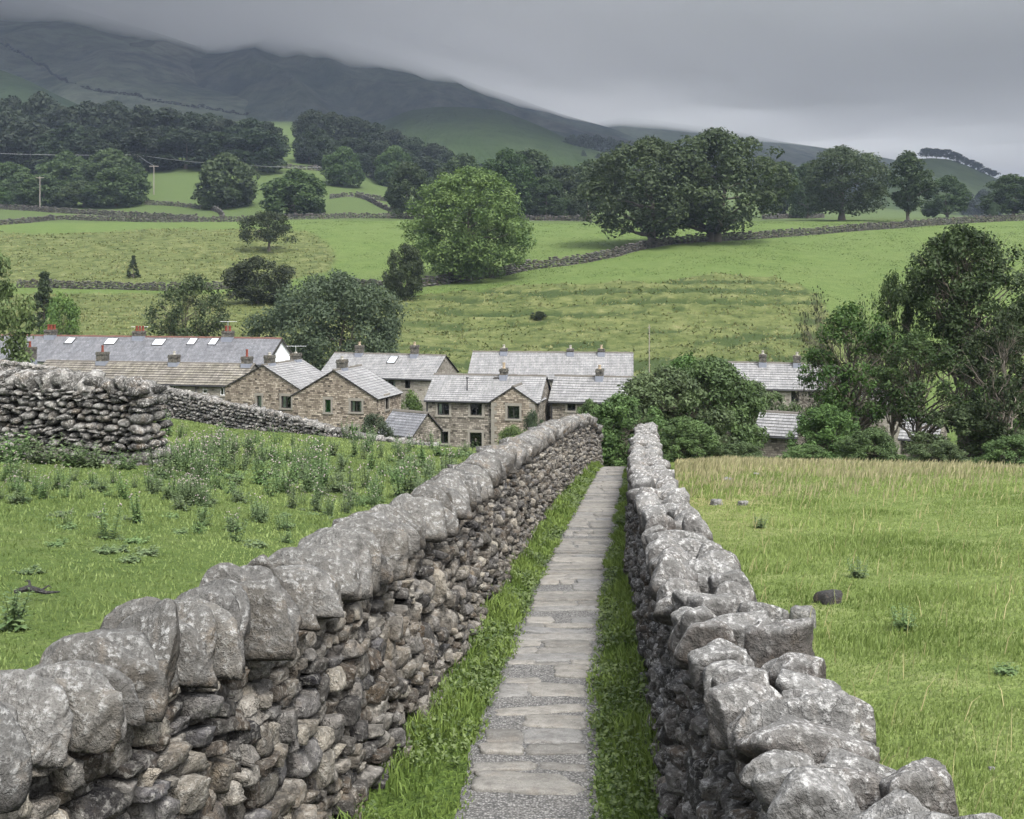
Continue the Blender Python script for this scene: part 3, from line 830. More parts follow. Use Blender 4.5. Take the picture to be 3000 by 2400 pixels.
    while u < rw.len - .1:
        p, t, nn = rw.at(u)
        d = math.hypot(p[0], p[1]); up = np.array([0, 0, 1.])
        big = rng.random()
        ln = rng.uniform(.10, .23) * (1.5 if big > .9 else 1)
        row = 2 if big < .55 else 1
        for k in range(row):
            half = np.array([ln / 2 * 1.12, (.25 if row == 1 else .155) * rng.uniform(.8, 1.15), rng.uniform(.09, .18)])
            off = -.34 if row == 1 else (-.17 if k == 0 else -.50)
            c = p + nn * (off + rng.normal(0, .02)) + up * (H + half[2] * .7 + rng.uniform(-.04, .04))
            rm = rot_mats(rng, 1, .2)[0]
            lean = rng.normal(.35, .25)
            A = np.stack([t * math.cos(lean) - up * math.sin(lean), nn, up * math.cos(lean) + t * math.sin(lean)])
            ax = rm @ A
            lv = 4 if d < 8 else 3 if d < 16 else 2
            if n < 100:
                V, Fc = (COBBLES[lv][rng.integers(18)] if rng.random() < .25 else ANGULAR[lv][rng.integers(24)]) if rng.random() < .6 else SLABS[lv][rng.integers(16)]
                v = (V * half) @ ax
                f = Fc if np.linalg.det(ax) > 0 else Fc[:, ::-1]
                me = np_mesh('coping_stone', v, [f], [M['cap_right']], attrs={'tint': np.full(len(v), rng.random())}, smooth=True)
                o = link('coping_stone', me, root); o.location = Vector(c - base)
            else:
                rest.add(c, half, ax, 2 if d < 28 else 1, COBBLES, .1)
            n += 1
        u += ln
    o = link('far_coping', rest.mesh('far_coping', M['cap_right']), root); o.location = -Vector(base); o['kind'] = 'stuff'


# ------------------------------------------------------------------ walls in the middle distance and beyond
def wall_from_top(name, pts, h, thick, mat, label, group, rng, cs, ls, lod, cope=(.2, .3), batter=.1, follow=None, both=False, head=False, cope_lvl=None):
    """pts: (px, py of the wall's top, distance); the wall is built down from there into the turf"""
    Q = np.array([P(*p) for p in pts])
    L = np.concatenate([[0], np.cumsum(np.linalg.norm(np.diff(Q[:, :2], axis=0), axis=1))])
    us = np.linspace(0, L[-1], max(8, int(L[-1] / 1.0)))
    X = np.interp(us, L, Q[:, 0]); Y = np.interp(us, L, Q[:, 1]); Z = np.interp(us, L, Q[:, 2])
    k = np.hanning(7)[1:-1]; k /= k.sum()
    Z = np.convolve(np.pad(Z, 2, mode='edge'), k, 'valid') + .06 * np.array([fbm(u * .5, 3.3, 77, 2) for u in us])
    ln = Line(np.stack([X, Y], 1), None, 1)
    def zf(x, y):
        i = np.argmin((X - x) ** 2 + (Y - y) ** 2)
        # project on neighbouring segment for a smooth height
        j = min(max(i, 1), len(X) - 2)
        w = np.array([1 / (1e-6 + math.hypot(X[m] - x, Y[m] - y)) ** 2 for m in (j - 1, j, j + 1)]); w /= w.sum()
        return float((Z[j - 1:j + 2] * w).sum()) - h - cope[0]
    ln.zf = zf
    root = empty(name, (X[0], Y[0], Z[0] - h)); tag(root, label, 'wall', group)
    base = Vector(root.location)
    bag = StoneBag(rng)
    face_stones(bag, ln, h, batter, min(.16, thick * .25), rng, ch=cs, ln=ls, both=both, lod=lod, thick=thick, prot=.06, kind=ANGULAR, fill=.90, jit=.18)
    if head:
        up = np.array([0, 0, 1.]); v = -.1
        p, t, n = ln.at(ln.len)
        while v < h:
            c = rng.uniform(.12, .26); w = 0
            while w < thick - .1:
                l = rng.uniform(.3, .55)
                bag.add(p - n * (w + l / 2 - .06) + up * (v + c / 2) + t * rng.uniform(-.05, .1), (.22, l * .55, c * .52), np.stack([t, n, up]), 2, ANGULAR, .08)
                w += l
            v += c
    o = link('walling', bag.mesh('walling', mat, False), root); o.location = -base
    o = core_mesh(ln, h - .04, batter, .19, thick, 'wall_core', M['core'], root, 0, ln.len - .2); o.location = -base
    bag = StoneBag(rng); u = 0
    while u < ln.len:
        l = rng.uniform(.12, .3) * (cope[1] / .3)
        p, t, n = ln.at(u)
        up = np.array([0, 0, 1.])
        bag.add(p - n * (thick * .5) + up * (h + cope[0] * .3), (l * .75, thick * .45, cope[0] * rng.uniform(.6, 1.15)), rot_mats(rng, 1, .3)[0] @ np.stack([t, n, up]), cope_lvl or lod(40), ANGULAR, .1)
        u += l
    o = link('coping', bag.mesh('coping', mat, False), root); o.location = -base
    return root


def far_wall(pts, h, label, group, rng, mat, thick=.7, unit=.6, name='dry_stone_wall', hillgrid=None, top=False):
    """field walls far off: follow the ground under a line of survey points"""
    Q = []
    for i in range(len(pts) - 1):
        a, b = pts[i], pts[i + 1]
        n = max(2, int(abs(b[0] - a[0]) / 12) + 2)
        for k in range(n):
            f = k / n
            Q.append([a[j] + (b[j] - a[j]) * f for j in range(len(a))])
    Q.append(list(pts[-1])); R = []
    for q in Q:
        if hillgrid is not None: R.append(hill_at(hillgrid, q[0], q[1]))
        else:
            d = q[2] if len(q) > 2 else ray(q[0], q[1], 100)
            x = (q[0] - CX) / F * d; R.append(np.array([x, d, float(z_base(x, d))]))
    R = np.array(R)
    k = np.hanning(9)[1:-1]; k /= k.sum()
    for c in (0, 1):
        R[:, c] = np.convolve(np.pad(R[:, c], 3, mode='edge'), k, 'valid') if len(R) > 8 else R[:, c]
    if hillgrid is None: R[:, 2] = zg(R[:, 0], R[:, 1])
    L = np.concatenate([[0], np.cumsum(np.linalg.norm(np.diff(R, axis=0), axis=1))])
    root = empty(name, tuple(R[0])); tag(root, label, 'wall', group)
    base = R[0]
    bag = StoneBag(rng); u = 0
    while u < L[-1]:
        l = unit * rng.uniform(.6, 1.5)
        p = np.array([np.interp(u + l / 2, L, R[:, c]) for c in range(3)])
        q = np.array([np.interp(min(u + l, L[-1]), L, R[:, c]) for c in range(3)])
        t = q - p; t[2] = 0; t = t / (np.linalg.norm(t) + 1e-6)
        if np.linalg.norm(t) < .5: t = np.array([1., 0, 0])
        n = np.array([t[1], -t[0], 0]); up = np.array([0, 0, 1.])
        v = -.2; hh = h * rng.uniform(.86, 1.08)
        while v < hh:
            c = max(.22, unit * .5) * rng.uniform(.7, 1.3)
            bag.add(p + up * (v + c / 2) + t * rng.normal(0, l * .2) - base + n * rng.normal(0, .05), (l / 2 * 1.2, thick / 2 * (1.1 - .3 * v / h), c / 2 * 1.2), np.stack([t, n, up]), 1, STONES, .08)
            v += c
        u += l
    o = link('walling', bag.mesh('walling', mat, False), root)
    return root


def build_field_walls():
    rng = np.random.default_rng(31)
    lod2 = lambda d: 2
    # the big ruined cross wall at the left, about 24 m off, ending in a squared head
    wall_from_top('dry_stone_wall', [(-420, 760, 27.5), (-120, 776, 26), (0, 786, 25.4), (110, 792, 25), (200, 799, 24.7), (288, 804, 24.4)], 1.55, .95, M['wall_mid'],
                  'tall tumbledown limestone wall ending in a squared head in the thistle field', 'walls of the thistle field', rng, (.05, .17), (.09, .38), lambda d: 2, cope=(.26, .34), batter=.05, cope_lvl=2, head=True)
    # its paler continuation running down behind the thistles towards the houses
    wall_from_top('dry_stone_wall', [(-300, 742, 70), (0, 758, 66), (100, 772, 65), (205, 796, 63), (320, 814, 62), (400, 830, 60), (470, 848, 58), (540, 862, 56), (600, 876, 54), (650, 890, 52.5), (700, 906, 51), (760, 918, 50), (830, 928, 48), (900, 934, 46)], 1.55, .8, M['wall_mid'],
                  'long pale drystone wall running downhill between thistle field and cottages', 'walls of the thistle field', rng, (.09, .2), (.14, .4), lambda d: 1, cope=(.2, .36), batter=.05, cope_lvl=1)
    g = 'field walls across the valley'
    far_wall([(872, 606), (930, 600), (1000, 590), (1060, 582), (1110, 569), (1180, 562), (1240, 552), (1300, 540), (1360, 524), (1420, 515), (1520, 508), (1600, 503), (1700, 496), (1800, 488), (1900, 480), (2000, 473), (2100, 467), (2300, 460)], 1.7,
             'dark drystone wall climbing from the round ash tree past the big oaks to the right edge', g, rng, M['wall_far'], .8, .7)
    far_wall([(-100, 478), (0, 474), (60, 470), (120, 463), (230, 466), (330, 469), (470, 468), (560, 465), (640, 462), (760, 460), (860, 461), (960, 462), (1080, 464), (1180, 465), (1250, 467)], 1.5,
             'long level drystone wall along the top of the bright valley field', g, rng, M['wall_far'], .8, .8)
    far_wall([(-60, 438), (40, 443), (130, 449), (220, 455), (330, 461), (420, 466)], 1.7, 'pale topped drystone wall below the clump of bushes at the left', g, rng, M['wall_far'], .8, .9)
    far_wall([(300, 432), (360, 434), (420, 440), (460, 445), (470, 455), (472, 464)], 1.5, 'short drystone wall dropping past the pale utility pole to the long wall', g, rng, M['wall_far'], .8, .9)
    far_wall([(690, 420), (730, 414), (765, 418), (790, 432), (815, 445), (850, 452)], 1.6, 'curving drystone wall beside the dark tree row', g, rng, M['wall_far'], .8, 1.)
    far_wall([(745, 413), (790, 420), (830, 428)], 1.5, 'short branch wall behind the curving wall', g, rng, M['wall_far'], .8, 1.)
    far_wall([(560, 352), (640, 358), (700, 362), (760, 372), (820, 383)], 1.8, 'dark field wall under the hillside woods', g, rng, M['wall_far'], .9, 1.4)
    far_wall([(30, 607), (60, 606), (120, 607), (180, 609), (260, 610), (340, 613), (430, 612), (520, 606)], 1.35, 'low broken drystone wall between the tawny banks above the slate terrace', g, rng, M['wall_far'], .7, .55)
    far_wall([(700, 604), (760, 604), (810, 606), (850, 609)], 1.2, 'low wall end behind the grey green willow', g, rng, M['wall_far'], .7, .55)
    far_wall([(1600, 463), (1660, 460), (1740, 459)], 1.5, 'far wall below the tall trees right of the big oaks', g, rng, M['wall_far'], .8, .8)
# ================================================================== PATH AND GRASS
def build_path():
    rng = np.random.default_rng(5)
    V = []; Q = []; mi = []; T = []
    # gravel bed
    ds = np.arange(-3, 42, .12); n = 15
    for d in ds:
        a, b = float(plx(d)), float(prx(d))
        wob = .06 * fbm(d * 1.3, 2.2, 61, 3); wob2 = .06 * fbm(d * 1.3, 8.2, 67, 3)
        for k in range(n):
            f = k / (n - 1); x = a - .10 + wob + (b - a + .20 + wob2 - wob) * f
            e = min(f, 1 - f)
            z = float(z_lane(d)) + .03 * sstep(0, .12, e) - .02 * (1 - sstep(0, .08, e)) + .012 * fbm(x * 3, d * 3, 71, 3)
            V.append((x, d, z)); T.append(.5)
    i = np.arange(len(ds) * n).reshape(len(ds), n)
    Q = np.stack([i[:-1, :-1], i[:-1, 1:], i[1:, 1:], i[1:, :-1]], -1).reshape(-1, 4)
    mi = [0] * len(Q); tri = []
    # flags: irregular polygons laid across the path, gravel between
    Fl = []
    d = 2.0
    while d < 40:
        ln = rng.uniform(.15, .42)
        if d > 9 and rng.random() < .07 or d <= 8.0 and rng.random() < .5:
            d += ln * .8; continue
        a, b = float(plx(d)) + .02, float(prx(d)) - .02
        cuts = [0, 1] if rng.random() < .3 else [0, rng.uniform(.3, .7), 1] if rng.random() < .75 else [0, rng.uniform(.2, .4), rng.uniform(.55, .8), 1]
        for c0, c1 in zip(cuts[:-1], cuts[1:]):
            if rng.random() < (.06 if d > 10 else .22): continue
            x0 = a + (b - a) * c0 + .006 + rng.normal(0, .012); x1 = a + (b - a) * c1 - .006 + rng.normal(0, .012)
            y0 = d + rng.normal(0, .012); y1 = d + ln - .018 + rng.normal(0, .015)
            m = 30; pts = []
            hx, hy = (x1 - x0) / 2, (y1 - y0) / 2; ph = rng.uniform(0, 6.28, 3); tl = rng.normal(0, .12)
            for k in range(m):
                an = 2 * math.pi * k / m; c, s = math.cos(an), math.sin(an)
                r = (abs(c) ** 10 + abs(s) ** 10) ** (-1 / 10) * (1 + .035 * math.sin(2 * an + ph[0]) + .04 * math.sin(5 * an + ph[1]) + .035 * math.sin(9 * an + ph[2]))
                pts.append(((x0 + x1) / 2 + hx * c * r, (y0 + y1) / 2 + hy * s * r + tl * hx * c))
            ti = rng.random(); tz = rng.normal(0, .012, 2); up = rng.uniform(.030, .052); b0 = len(V)
            cx, cy = (x0 + x1) / 2, (y0 + y1) / 2
            def zt(x, y): return float(z_lane(y)) + up + tz[0] * (x - cx) + tz[1] * (y - cy)
            for sc, dz in ((1.0, -.03), (1.0, -.008), (.93, 0), (.5, .002)):
                for x, y in pts:
                    xx, yy = cx + (x - cx) * sc, cy + (y - cy) * sc
                    V.append((xx, yy, zt(xx, yy) + dz)); T.append(ti)
            V.append((cx, cy, zt(cx, cy) + .002)); T.append(ti)
            for r in range(3):
                for k in range(m):
                    Fl.append((b0 + r * m + k, b0 + r * m + (k + 1) % m, b0 + (r + 1) * m + (k + 1) % m, b0 + (r + 1) * m + k))
            for k in range(m):
                tri.append((b0 + 3 * m + k, b0 + 3 * m + (k + 1) % m, b0 + 4 * m))
        d += ln
    me = np_mesh('path', V, [Q, np.array(Fl), np.array(tri)], [M['gravel'], M['flag']], np.concatenate([np.zeros(len(Q), int), np.ones(len(Fl) + len(tri), int)]), attrs={'tint': T}, smooth=True)
    me.shade_flat() if hasattr(me, 'shade_flat') and False else None
    tag(link('path', me), kind='structure')


def blades(pts, h, w, rng, lean=.35, seg=2, tint=None, droop=.5, wind=(0, 0)):
    """grass blades rising from pts (N,3)"""
    n = len(pts); an = rng.uniform(0, 6.283, n)
    side = np.stack([np.cos(an), np.sin(an), np.zeros(n)], 1)
    la = rng.uniform(0, 6.283, n); lm = rng.uniform(.1, 1, n) * lean
    ld = np.stack([np.cos(la) * lm + wind[0], np.sin(la) * lm + wind[1], np.zeros(n)], 1)
    h = np.broadcast_to(h, (n,)) * rng.uniform(.55, 1.25, n); w = np.broadcast_to(w, (n,)) * rng.uniform(.7, 1.3, n)
    up = np.array([0, 0, 1.])
    t = rng.random(n) if tint is None else tint
    b0 = pts - side * w[:, None] / 2; b1 = pts + side * w[:, None] / 2
    tip = pts + ld * h[:, None] + up * (h * (1 - droop * lm ** 2))[:, None]
    if seg == 1:
        V = np.stack([b0, b1, tip], 1).reshape(-1, 3)
        return V, [np.arange(3 * n).reshape(n, 3)], np.repeat(t, 3)
    mid = pts + ld * (h * .38)[:, None] + up * (h * .62)[:, None]
    m0 = mid - side * w[:, None] * .38; m1 = mid + side * w[:, None] * .38
    V = np.stack([b0, b1, m1, m0, tip], 1).reshape(-1, 3)
    i = np.arange(n)[:, None] * 5
    return V, [i + np.array([0, 1, 2, 3]), i + np.array([3, 2, 4])], np.repeat(t, 5)


def build_grass():
    rng = np.random.default_rng(17)
    # ---- verges between path and walls
    n = 52000
    d = 3.2 + 34.5 * rng.random(n) ** 1.7
    s = rng.random(n) < .5
    f = rng.random(n) ** .85
    xl0, xl1 = lx(d) - .02, plx(d) - .0
    xr0, xr1 = rx(d) + .03, prx(d) + .0
    x = np.where(s, xl0 + (xl1 + .05 - xl0) * f, xr0 + (xr1 - .05 - xr0) * f)
    cl = fbm(x * 2.2, d * 1.4, 81, 3)
    keep = rng.random(n) < .62 + 1.1 * cl
    x, d, f, cl = x[keep], d[keep], f[keep], cl[keep]
    hh = (.04 + .12 * (1 - f) ** 1.3) * (1 + 1.0 * np.clip(cl, -.6, 1)) * (1 + .012 * d)
    p = np.stack([x, d, z_lane(d) - .005], 1)
    V, Fc, T = blades(p, hh, .0085 + .0007 * d, rng, .75, 2, np.clip(.35 + .5 * rng.random(len(x)) + .5 * cl, 0, 1))
    me = np_mesh('verge_grass', V, Fc, [M['blade_dark']], attrs={'tint': T})
    tag(link('verge_grass', me), 'lush green grass growing along the foot of both path walls', 'grass', kind='stuff')

    # broad leaved weeds among the verge grass
    n = 26000
    d = 3.2 + 33 * rng.random(n) ** 1.7; sd = rng.random(n) < .5; f = rng.random(n)
    x = np.where(sd, lx(d) + (plx(d) - lx(d)) * f, rx(d) + (prx(d) - rx(d)) * f)
    k = fbm(x * 1.8, d * 1.1, 85, 3) > -.02; x, d, f = x[k], d[k], f[k]; n = len(x)
    p = np.stack([x, d, z_lane(d) + .03 + .11 * rng.random(n) * (1.2 - f)], 1)
    an = rng.uniform(0, 6.28, n); nz = rng.normal(0, .45, n)
    a = np.stack([np.cos(an), np.sin(an), nz], 1); b = np.stack([-np.sin(an), np.cos(an), rng.normal(0, .4, n)], 1); sz = ((.008 + .0007 * d) * rng.uniform(.6, 1.6, n))[:, None]
    V = np.stack([p - a * sz, p - b * sz * .7, p + a * sz, p + b * sz * .7], 1).reshape(-1, 3)
    me = np_mesh('verge_weeds', V, [np.arange(4 * n).reshape(-1, 4)], [M['blade_dark']], attrs={'tint': np.repeat(rng.random(n), 4)})
    tag(link('verge_weeds', me), 'small leafy weeds mixed into the grass verges of the path', 'weeds', kind='stuff')

    def field(name, label, n, dr, pxr, hfun, wfun, mat, lean, pw=1.3, dens=None, seg=1, wind=(0, 0), tintf=None, excl=True):
        d = dr[0] + (dr[1] - dr[0]) * rng.random(n) ** pw
        px = rng.uniform(pxr[0], pxr[1], n); x = (px - CX) / F * d
        k = np.ones(n, bool)
        if excl:
            k &= (x < lx(d) - .72) | (x > rx(d) + .72) | (d > 46)
        if dens is not None: k &= rng.random(n) < dens(x, d, px)
        x, d, px = x[k], d[k], px[k]
        p = np.stack([x, d, zg(x, d) - .01], 1)
        t = rng.random(len(x)) if tintf is None else np.clip(tintf(x, d, px) + rng.normal(0, .18, len(x)), 0, 1)
        V, Fc, T = blades(p, hfun(x, d, px), wfun(d), rng, lean, seg, t, wind=wind)
        tag(link(name, np_mesh(name, V, Fc, [mat], attrs={'tint': T})), label, 'grass', kind='stuff')

    # ---- left pasture: short, even
    field('pasture_grass', 'short bright pasture grass in the thistle field', 170000, (5, 66), (-260, 1290),
          lambda x, d, px: (.035 + .04 * np.clip(fbm(x * .7, d * .7, 91, 3) + .3, 0, 1)) * (1 + .014 * d), lambda d: .010 + .0011 * d, M['blade'], .7, 1.15,
          tintf=lambda x, d, px: .5 + .55 * fbm(x * .35, d * .35, 92, 3))
    # ---- right pasture: long, seeding
    field('meadow_grass', 'long fresh grass in the field right of the path', 190000, (4.5, 37), (1330, 2420),
          lambda x, d, px: (.03 + .07 * np.clip(fbm(x * .9, d * .9, 93, 3) + .3, 0, 1)) * (1 + .006 * d), lambda d: .0065 + .0009 * d, M['blade'], .6, 1.35, seg=1,
          tintf=lambda x, d, px: .55 + .6 * fbm(x * .5, d * .5, 94, 3), wind=(.12, 0))
    field('seed_grass', 'thin straw coloured seeding stalks over the right field', 5000, (4.5, 34), (1330, 2420),
          lambda x, d, px: .24 + 0 * x, lambda d: .003 + .0004 * d, M['straw'], .6, 1.2, seg=2, wind=(.25, 0),
          dens=lambda x, d, px: .25 + .8 * np.clip(fbm(x * .5, d * .5, 95, 3) + .2, 0, 1))
    field('hay_grass', 'tall tawny seeding grass along the top edge of the right field', 42000, (22, 39), (1420, 2420),
          lambda x, d, px: .20 + .10 * fbm(x * .6, d * .6, 96, 2), lambda d: .006 + .0007 * d, M['straw'], .4, .8, seg=2, wind=(.22, 0),
          dens=lambda x, d, px: sstep(19, 38, d) * (1 - .75 * sstep(1800, 2250, px)) * (.35 + .9 * np.clip(fbm(x * .45, d * .45, 97, 3) + .3, 0, 1)),
          tintf=lambda x, d, px: .62 + 0 * x)
    # ---- tussocks on the steep banks over the village
    n = 95000
    d = rng.uniform(116, 325, n); px = rng.uniform(-80, 2240, n); x = (px - CX) / F * d
    k = rough_mask(x, d) > .5
    x, d = x[k], d[k]
    c = fbm(x * .3, d * .3, 98, 3); k = rng.random(len(x)) < .55 + c
    x, d, c = x[k], d[k], c[k]
    p = np.stack([x, d, zg(x, d) - .05], 1)
    V, Fc, T = blades(p, .36 + .2 * c, .34 + .0008 * d, rng, 1.0, 1, np.clip(.45 + .8 * fbm(x * .12, d * .12, 99, 3) + rng.normal(0, .22, len(x)), 0, 1))
    tag(link('bank_tussocks', np_mesh('bank_tussocks', V, Fc, [M['rush']], attrs={'tint': T})), 'tawny tussock grass on the steep banks above the houses', 'grass', kind='stuff')
    # ---- tufts in the bright valley fields
    n = 170000
    d = rng.uniform(185, 345, n); px = rng.uniform(560, 2300, n); x = (px - CX) / F * d
    k = (rough_mask(x, d) < .5); x, d = x[k], d[k]
    c = fbm(x * .12, d * .12, 101, 3) + .6 * fbm(x * .5, d * .5, 102, 2); k = rng.random(len(x)) < .22 + 1.2 * c
    x, d = x[k], d[k]
    p = np.stack([x, d, zg(x, d) - .05], 1)
    V, Fc, T = blades(p, .16, .42, rng, .9, 1, rng.random(len(x)) * .75)
    tag(link('field_tufts', np_mesh('field_tufts', V, Fc, [M['blade_dark']], attrs={'tint': T})), 'darker grazed tufts in the bright field across the valley', 'grass', kind='stuff')
# ================================================================== TREES AND PLANTS
PROFILES = {
    'round': lambda z: np.sqrt(np.clip(1 - (2 * z - .9) ** 2 / 1.21, 0, 1)),
    'dome': lambda z: np.clip(1 - z ** 2.4, 0, 1) ** .6 * (.82 + .18 * sstep(0, .25, z)),
    'oval': lambda z: np.clip(np.sin(np.pi * (z * .9 + .06)), 0, 1) ** .75,
    'broad': lambda z: np.clip(1 - np.abs(z) ** 3.6, 0, 1) ** .5 * (.86 + .14 * sstep(0, .3, z)),
    'cone': lambda z: np.clip(1.02 - z, 0, 1) ** .85,
    'flat': lambda z: np.clip(1 - (z - .35) ** 2 / .5, 0, 1) ** .5,
    'column': lambda z: np.clip(np.sin(np.pi * (z * .86 + .1)), 0, 1) ** .4,
}


def tube_np(pts, r, n):
    pts = np.asarray(pts, float); m = len(pts)
    t = np.gradient(pts, axis=0); t /= np.linalg.norm(t, axis=1, keepdims=True) + 1e-9
    a = np.cross(t, np.where(np.abs(t[:, 2:3]) < .9, [[0, 0, 1.]], [[1., 0, 0]])); a /= np.linalg.norm(a, axis=1, keepdims=True) + 1e-9
    b = np.cross(t, a)
    an = np.arange(n) * 2 * math.pi / n
    V = pts[:, None] + np.asarray(r)[:, None, None] * (a[:, None] * np.cos(an)[None, :, None] + b[:, None] * np.sin(an)[None, :, None])
    i = np.arange((m - 1))[:, None] * n; k = np.arange(n)[None]
    Q = np.stack([i + k, i + (k + 1) % n, i + n + (k + 1) % n, i + n + k], -1).reshape(-1, 4)
    return V.reshape(-1, 3), Q


def tree_proto(seed, H, W, c0, prof, nl, rl, nleaf, ls, leaf, bark='bark', tr=.022, nlimb=14, lean=0., spread=.8, sub=0, trunks=1, flatten=.85, shellp=.35, droop=0., bare=0.):
    rng = np.random.default_rng(seed)
    R = W / 2; pf = PROFILES[prof]; z0 = H * c0; ch = H - z0
    # lobes
    zn = (np.arange(nl) + rng.random(nl)) / nl; rng.shuffle(zn)
    an = np.arange(nl) * 2.39996 + rng.normal(0, .45, nl)
    lr = R * rl * rng.uniform(.7, 1.25, nl)
    rr = np.maximum(pf(zn) * R - lr * .75, 0) * np.where(rng.random(nl) < .78, rng.uniform(spread, 1.02, nl), rng.uniform(.1, spread, nl))
    lop = 1 + .14 * np.sin(an + rng.uniform(0, 6)) + .12 * np.sin(2 * an + rng.uniform(0, 6)) + .08 * np.sin(3 * an + 5 * zn)
    C = np.stack([rr * np.cos(an) * lop, rr * np.sin(an) * lop, z0 + lr * .5 + zn * (ch - lr * 1.35)], 1)
    C[:, 0] += lean * C[:, 2]
    # leaves
    w = lr ** 2; w /= w.sum()
    k = rng.choice(nl, nleaf, p=w)
    u = rng.normal(0, 1, (nleaf, 3)); u[:, 2] += .25; u /= np.linalg.norm(u, axis=1, keepdims=True)
    rad_ = lr[k] * (1 - shellp * rng.random(nleaf) ** 1.6) * (1 + .16 * np.sin(7 * u[:, 0] + k) * np.sin(6 * u[:, 1] + 2 * k))
    pos = C[k] + u * rad_[:, None] * np.array([1, 1, flatten])
    pos[:, 2] -= droop * np.linalg.norm(pos[:, :2], axis=1) ** 2 / R
    nrm = u * .75 + rng.normal(0, .55, (nleaf, 3)) + np.array([0, 0, .35]); nrm /= np.linalg.norm(nrm, axis=1, keepdims=True)
    a = np.cross(nrm, rng.normal(0, 1, (nleaf, 3))); a /= np.linalg.norm(a, axis=1, keepdims=True) + 1e-9
    b = np.cross(nrm, a)
    s = ls * rng.uniform(.55, 1.3, nleaf)[:, None]
    V = np.stack([pos - a * s, pos - b * s * .5 + nrm * s * .12, pos + a * s, pos + b * s * .5 + nrm * s * .12], 1).reshape(-1, 3)
    ltint = rng.random(nl)
    ti = np.clip(.18 + .42 * ltint[k] + .4 * rng.random(nleaf), 0, 1)
    me = np_mesh('crown', V, [np.arange(4 * nleaf).reshape(-1, 4)], [M[leaf]], attrs={'tint': np.repeat(ti, 4)})
    # trunk and limbs
    TV = []; TQ = []; off = 0
    def addt(pts, r, n):
        nonlocal off
        v, q = tube_np(pts, r, n); TV.append(v); TQ.append(q + off); off += len(v)
    tr0 = H * tr
    for tk in range(trunks):
        ang = tk * 2.4 + rng.uniform(0, 6); o = np.array([math.cos(ang), math.sin(ang), 0]) * (tr0 * 1.3 if trunks > 1 else 0)
        htop = H * (c0 + (1 - c0) * .62)
        ts = np.linspace(0, 1, 9)
        bend = rng.normal(0, .025 * H, 2)
        tp = np.stack([o[0] * (1 + 5 * ts) + lean * ts * htop + bend[0] * np.sin(ts * 2.6), o[1] * (1 + 5 * ts) + bend[1] * np.sin(ts * 2.2), ts * htop - .5 * (ts == 0)], 1)
        rr_ = tr0 * (1 - .82 * ts) * (1 + .55 * np.exp(-ts * 14))
        addt(tp, rr_, 8)
        order = rng.permutation(nl)[:nlimb]
        for li in order:
            c = C[li]
            hz = np.clip((c[2] - rng.uniform(.18, .4) * H * (.4 + c0)) / htop, max(.15, c0 * .75), .95)
            j = np.array([np.interp(hz, ts, tp[:, q]) for q in range(3)])
            r0 = np.interp(hz, ts, rr_) * .6
            mid = j * .5 + c * .5 + rng.normal(0, .03 * H, 3) + np.array([0, 0, -.02 * H])
            s = np.linspace(0, 1, 7)[:, None]
            pth = (1 - s) ** 2 * j + 2 * s * (1 - s) * mid + s ** 2 * c
            pth[1:-1] += rng.normal(0, .008 * H, (5, 3))
            addt(pth, r0 * (1 - .8 * s[:, 0]), 5)
            for _ in range(sub):
                q = rng.uniform(.35, 1); e0 = np.array([np.interp(q, s[:, 0], pth[:, z]) for z in range(3)])
                e1 = c + rng.normal(0, 1, 3) * lr[li] * .75
                m_ = (e0 + e1) / 2 + rng.normal(0, .25, 3) * lr[li]
                addt(np.stack([e0, m_, e1]), r0 * np.array([.32, .2, .06]), 4)
    tm = np_mesh('trunk', np.concatenate(TV), [np.concatenate(TQ)], [M[bark]], smooth=True)
    return dict(crown=me if not bare else None, trunk=tm, H=H, W=W)


TREES = {}


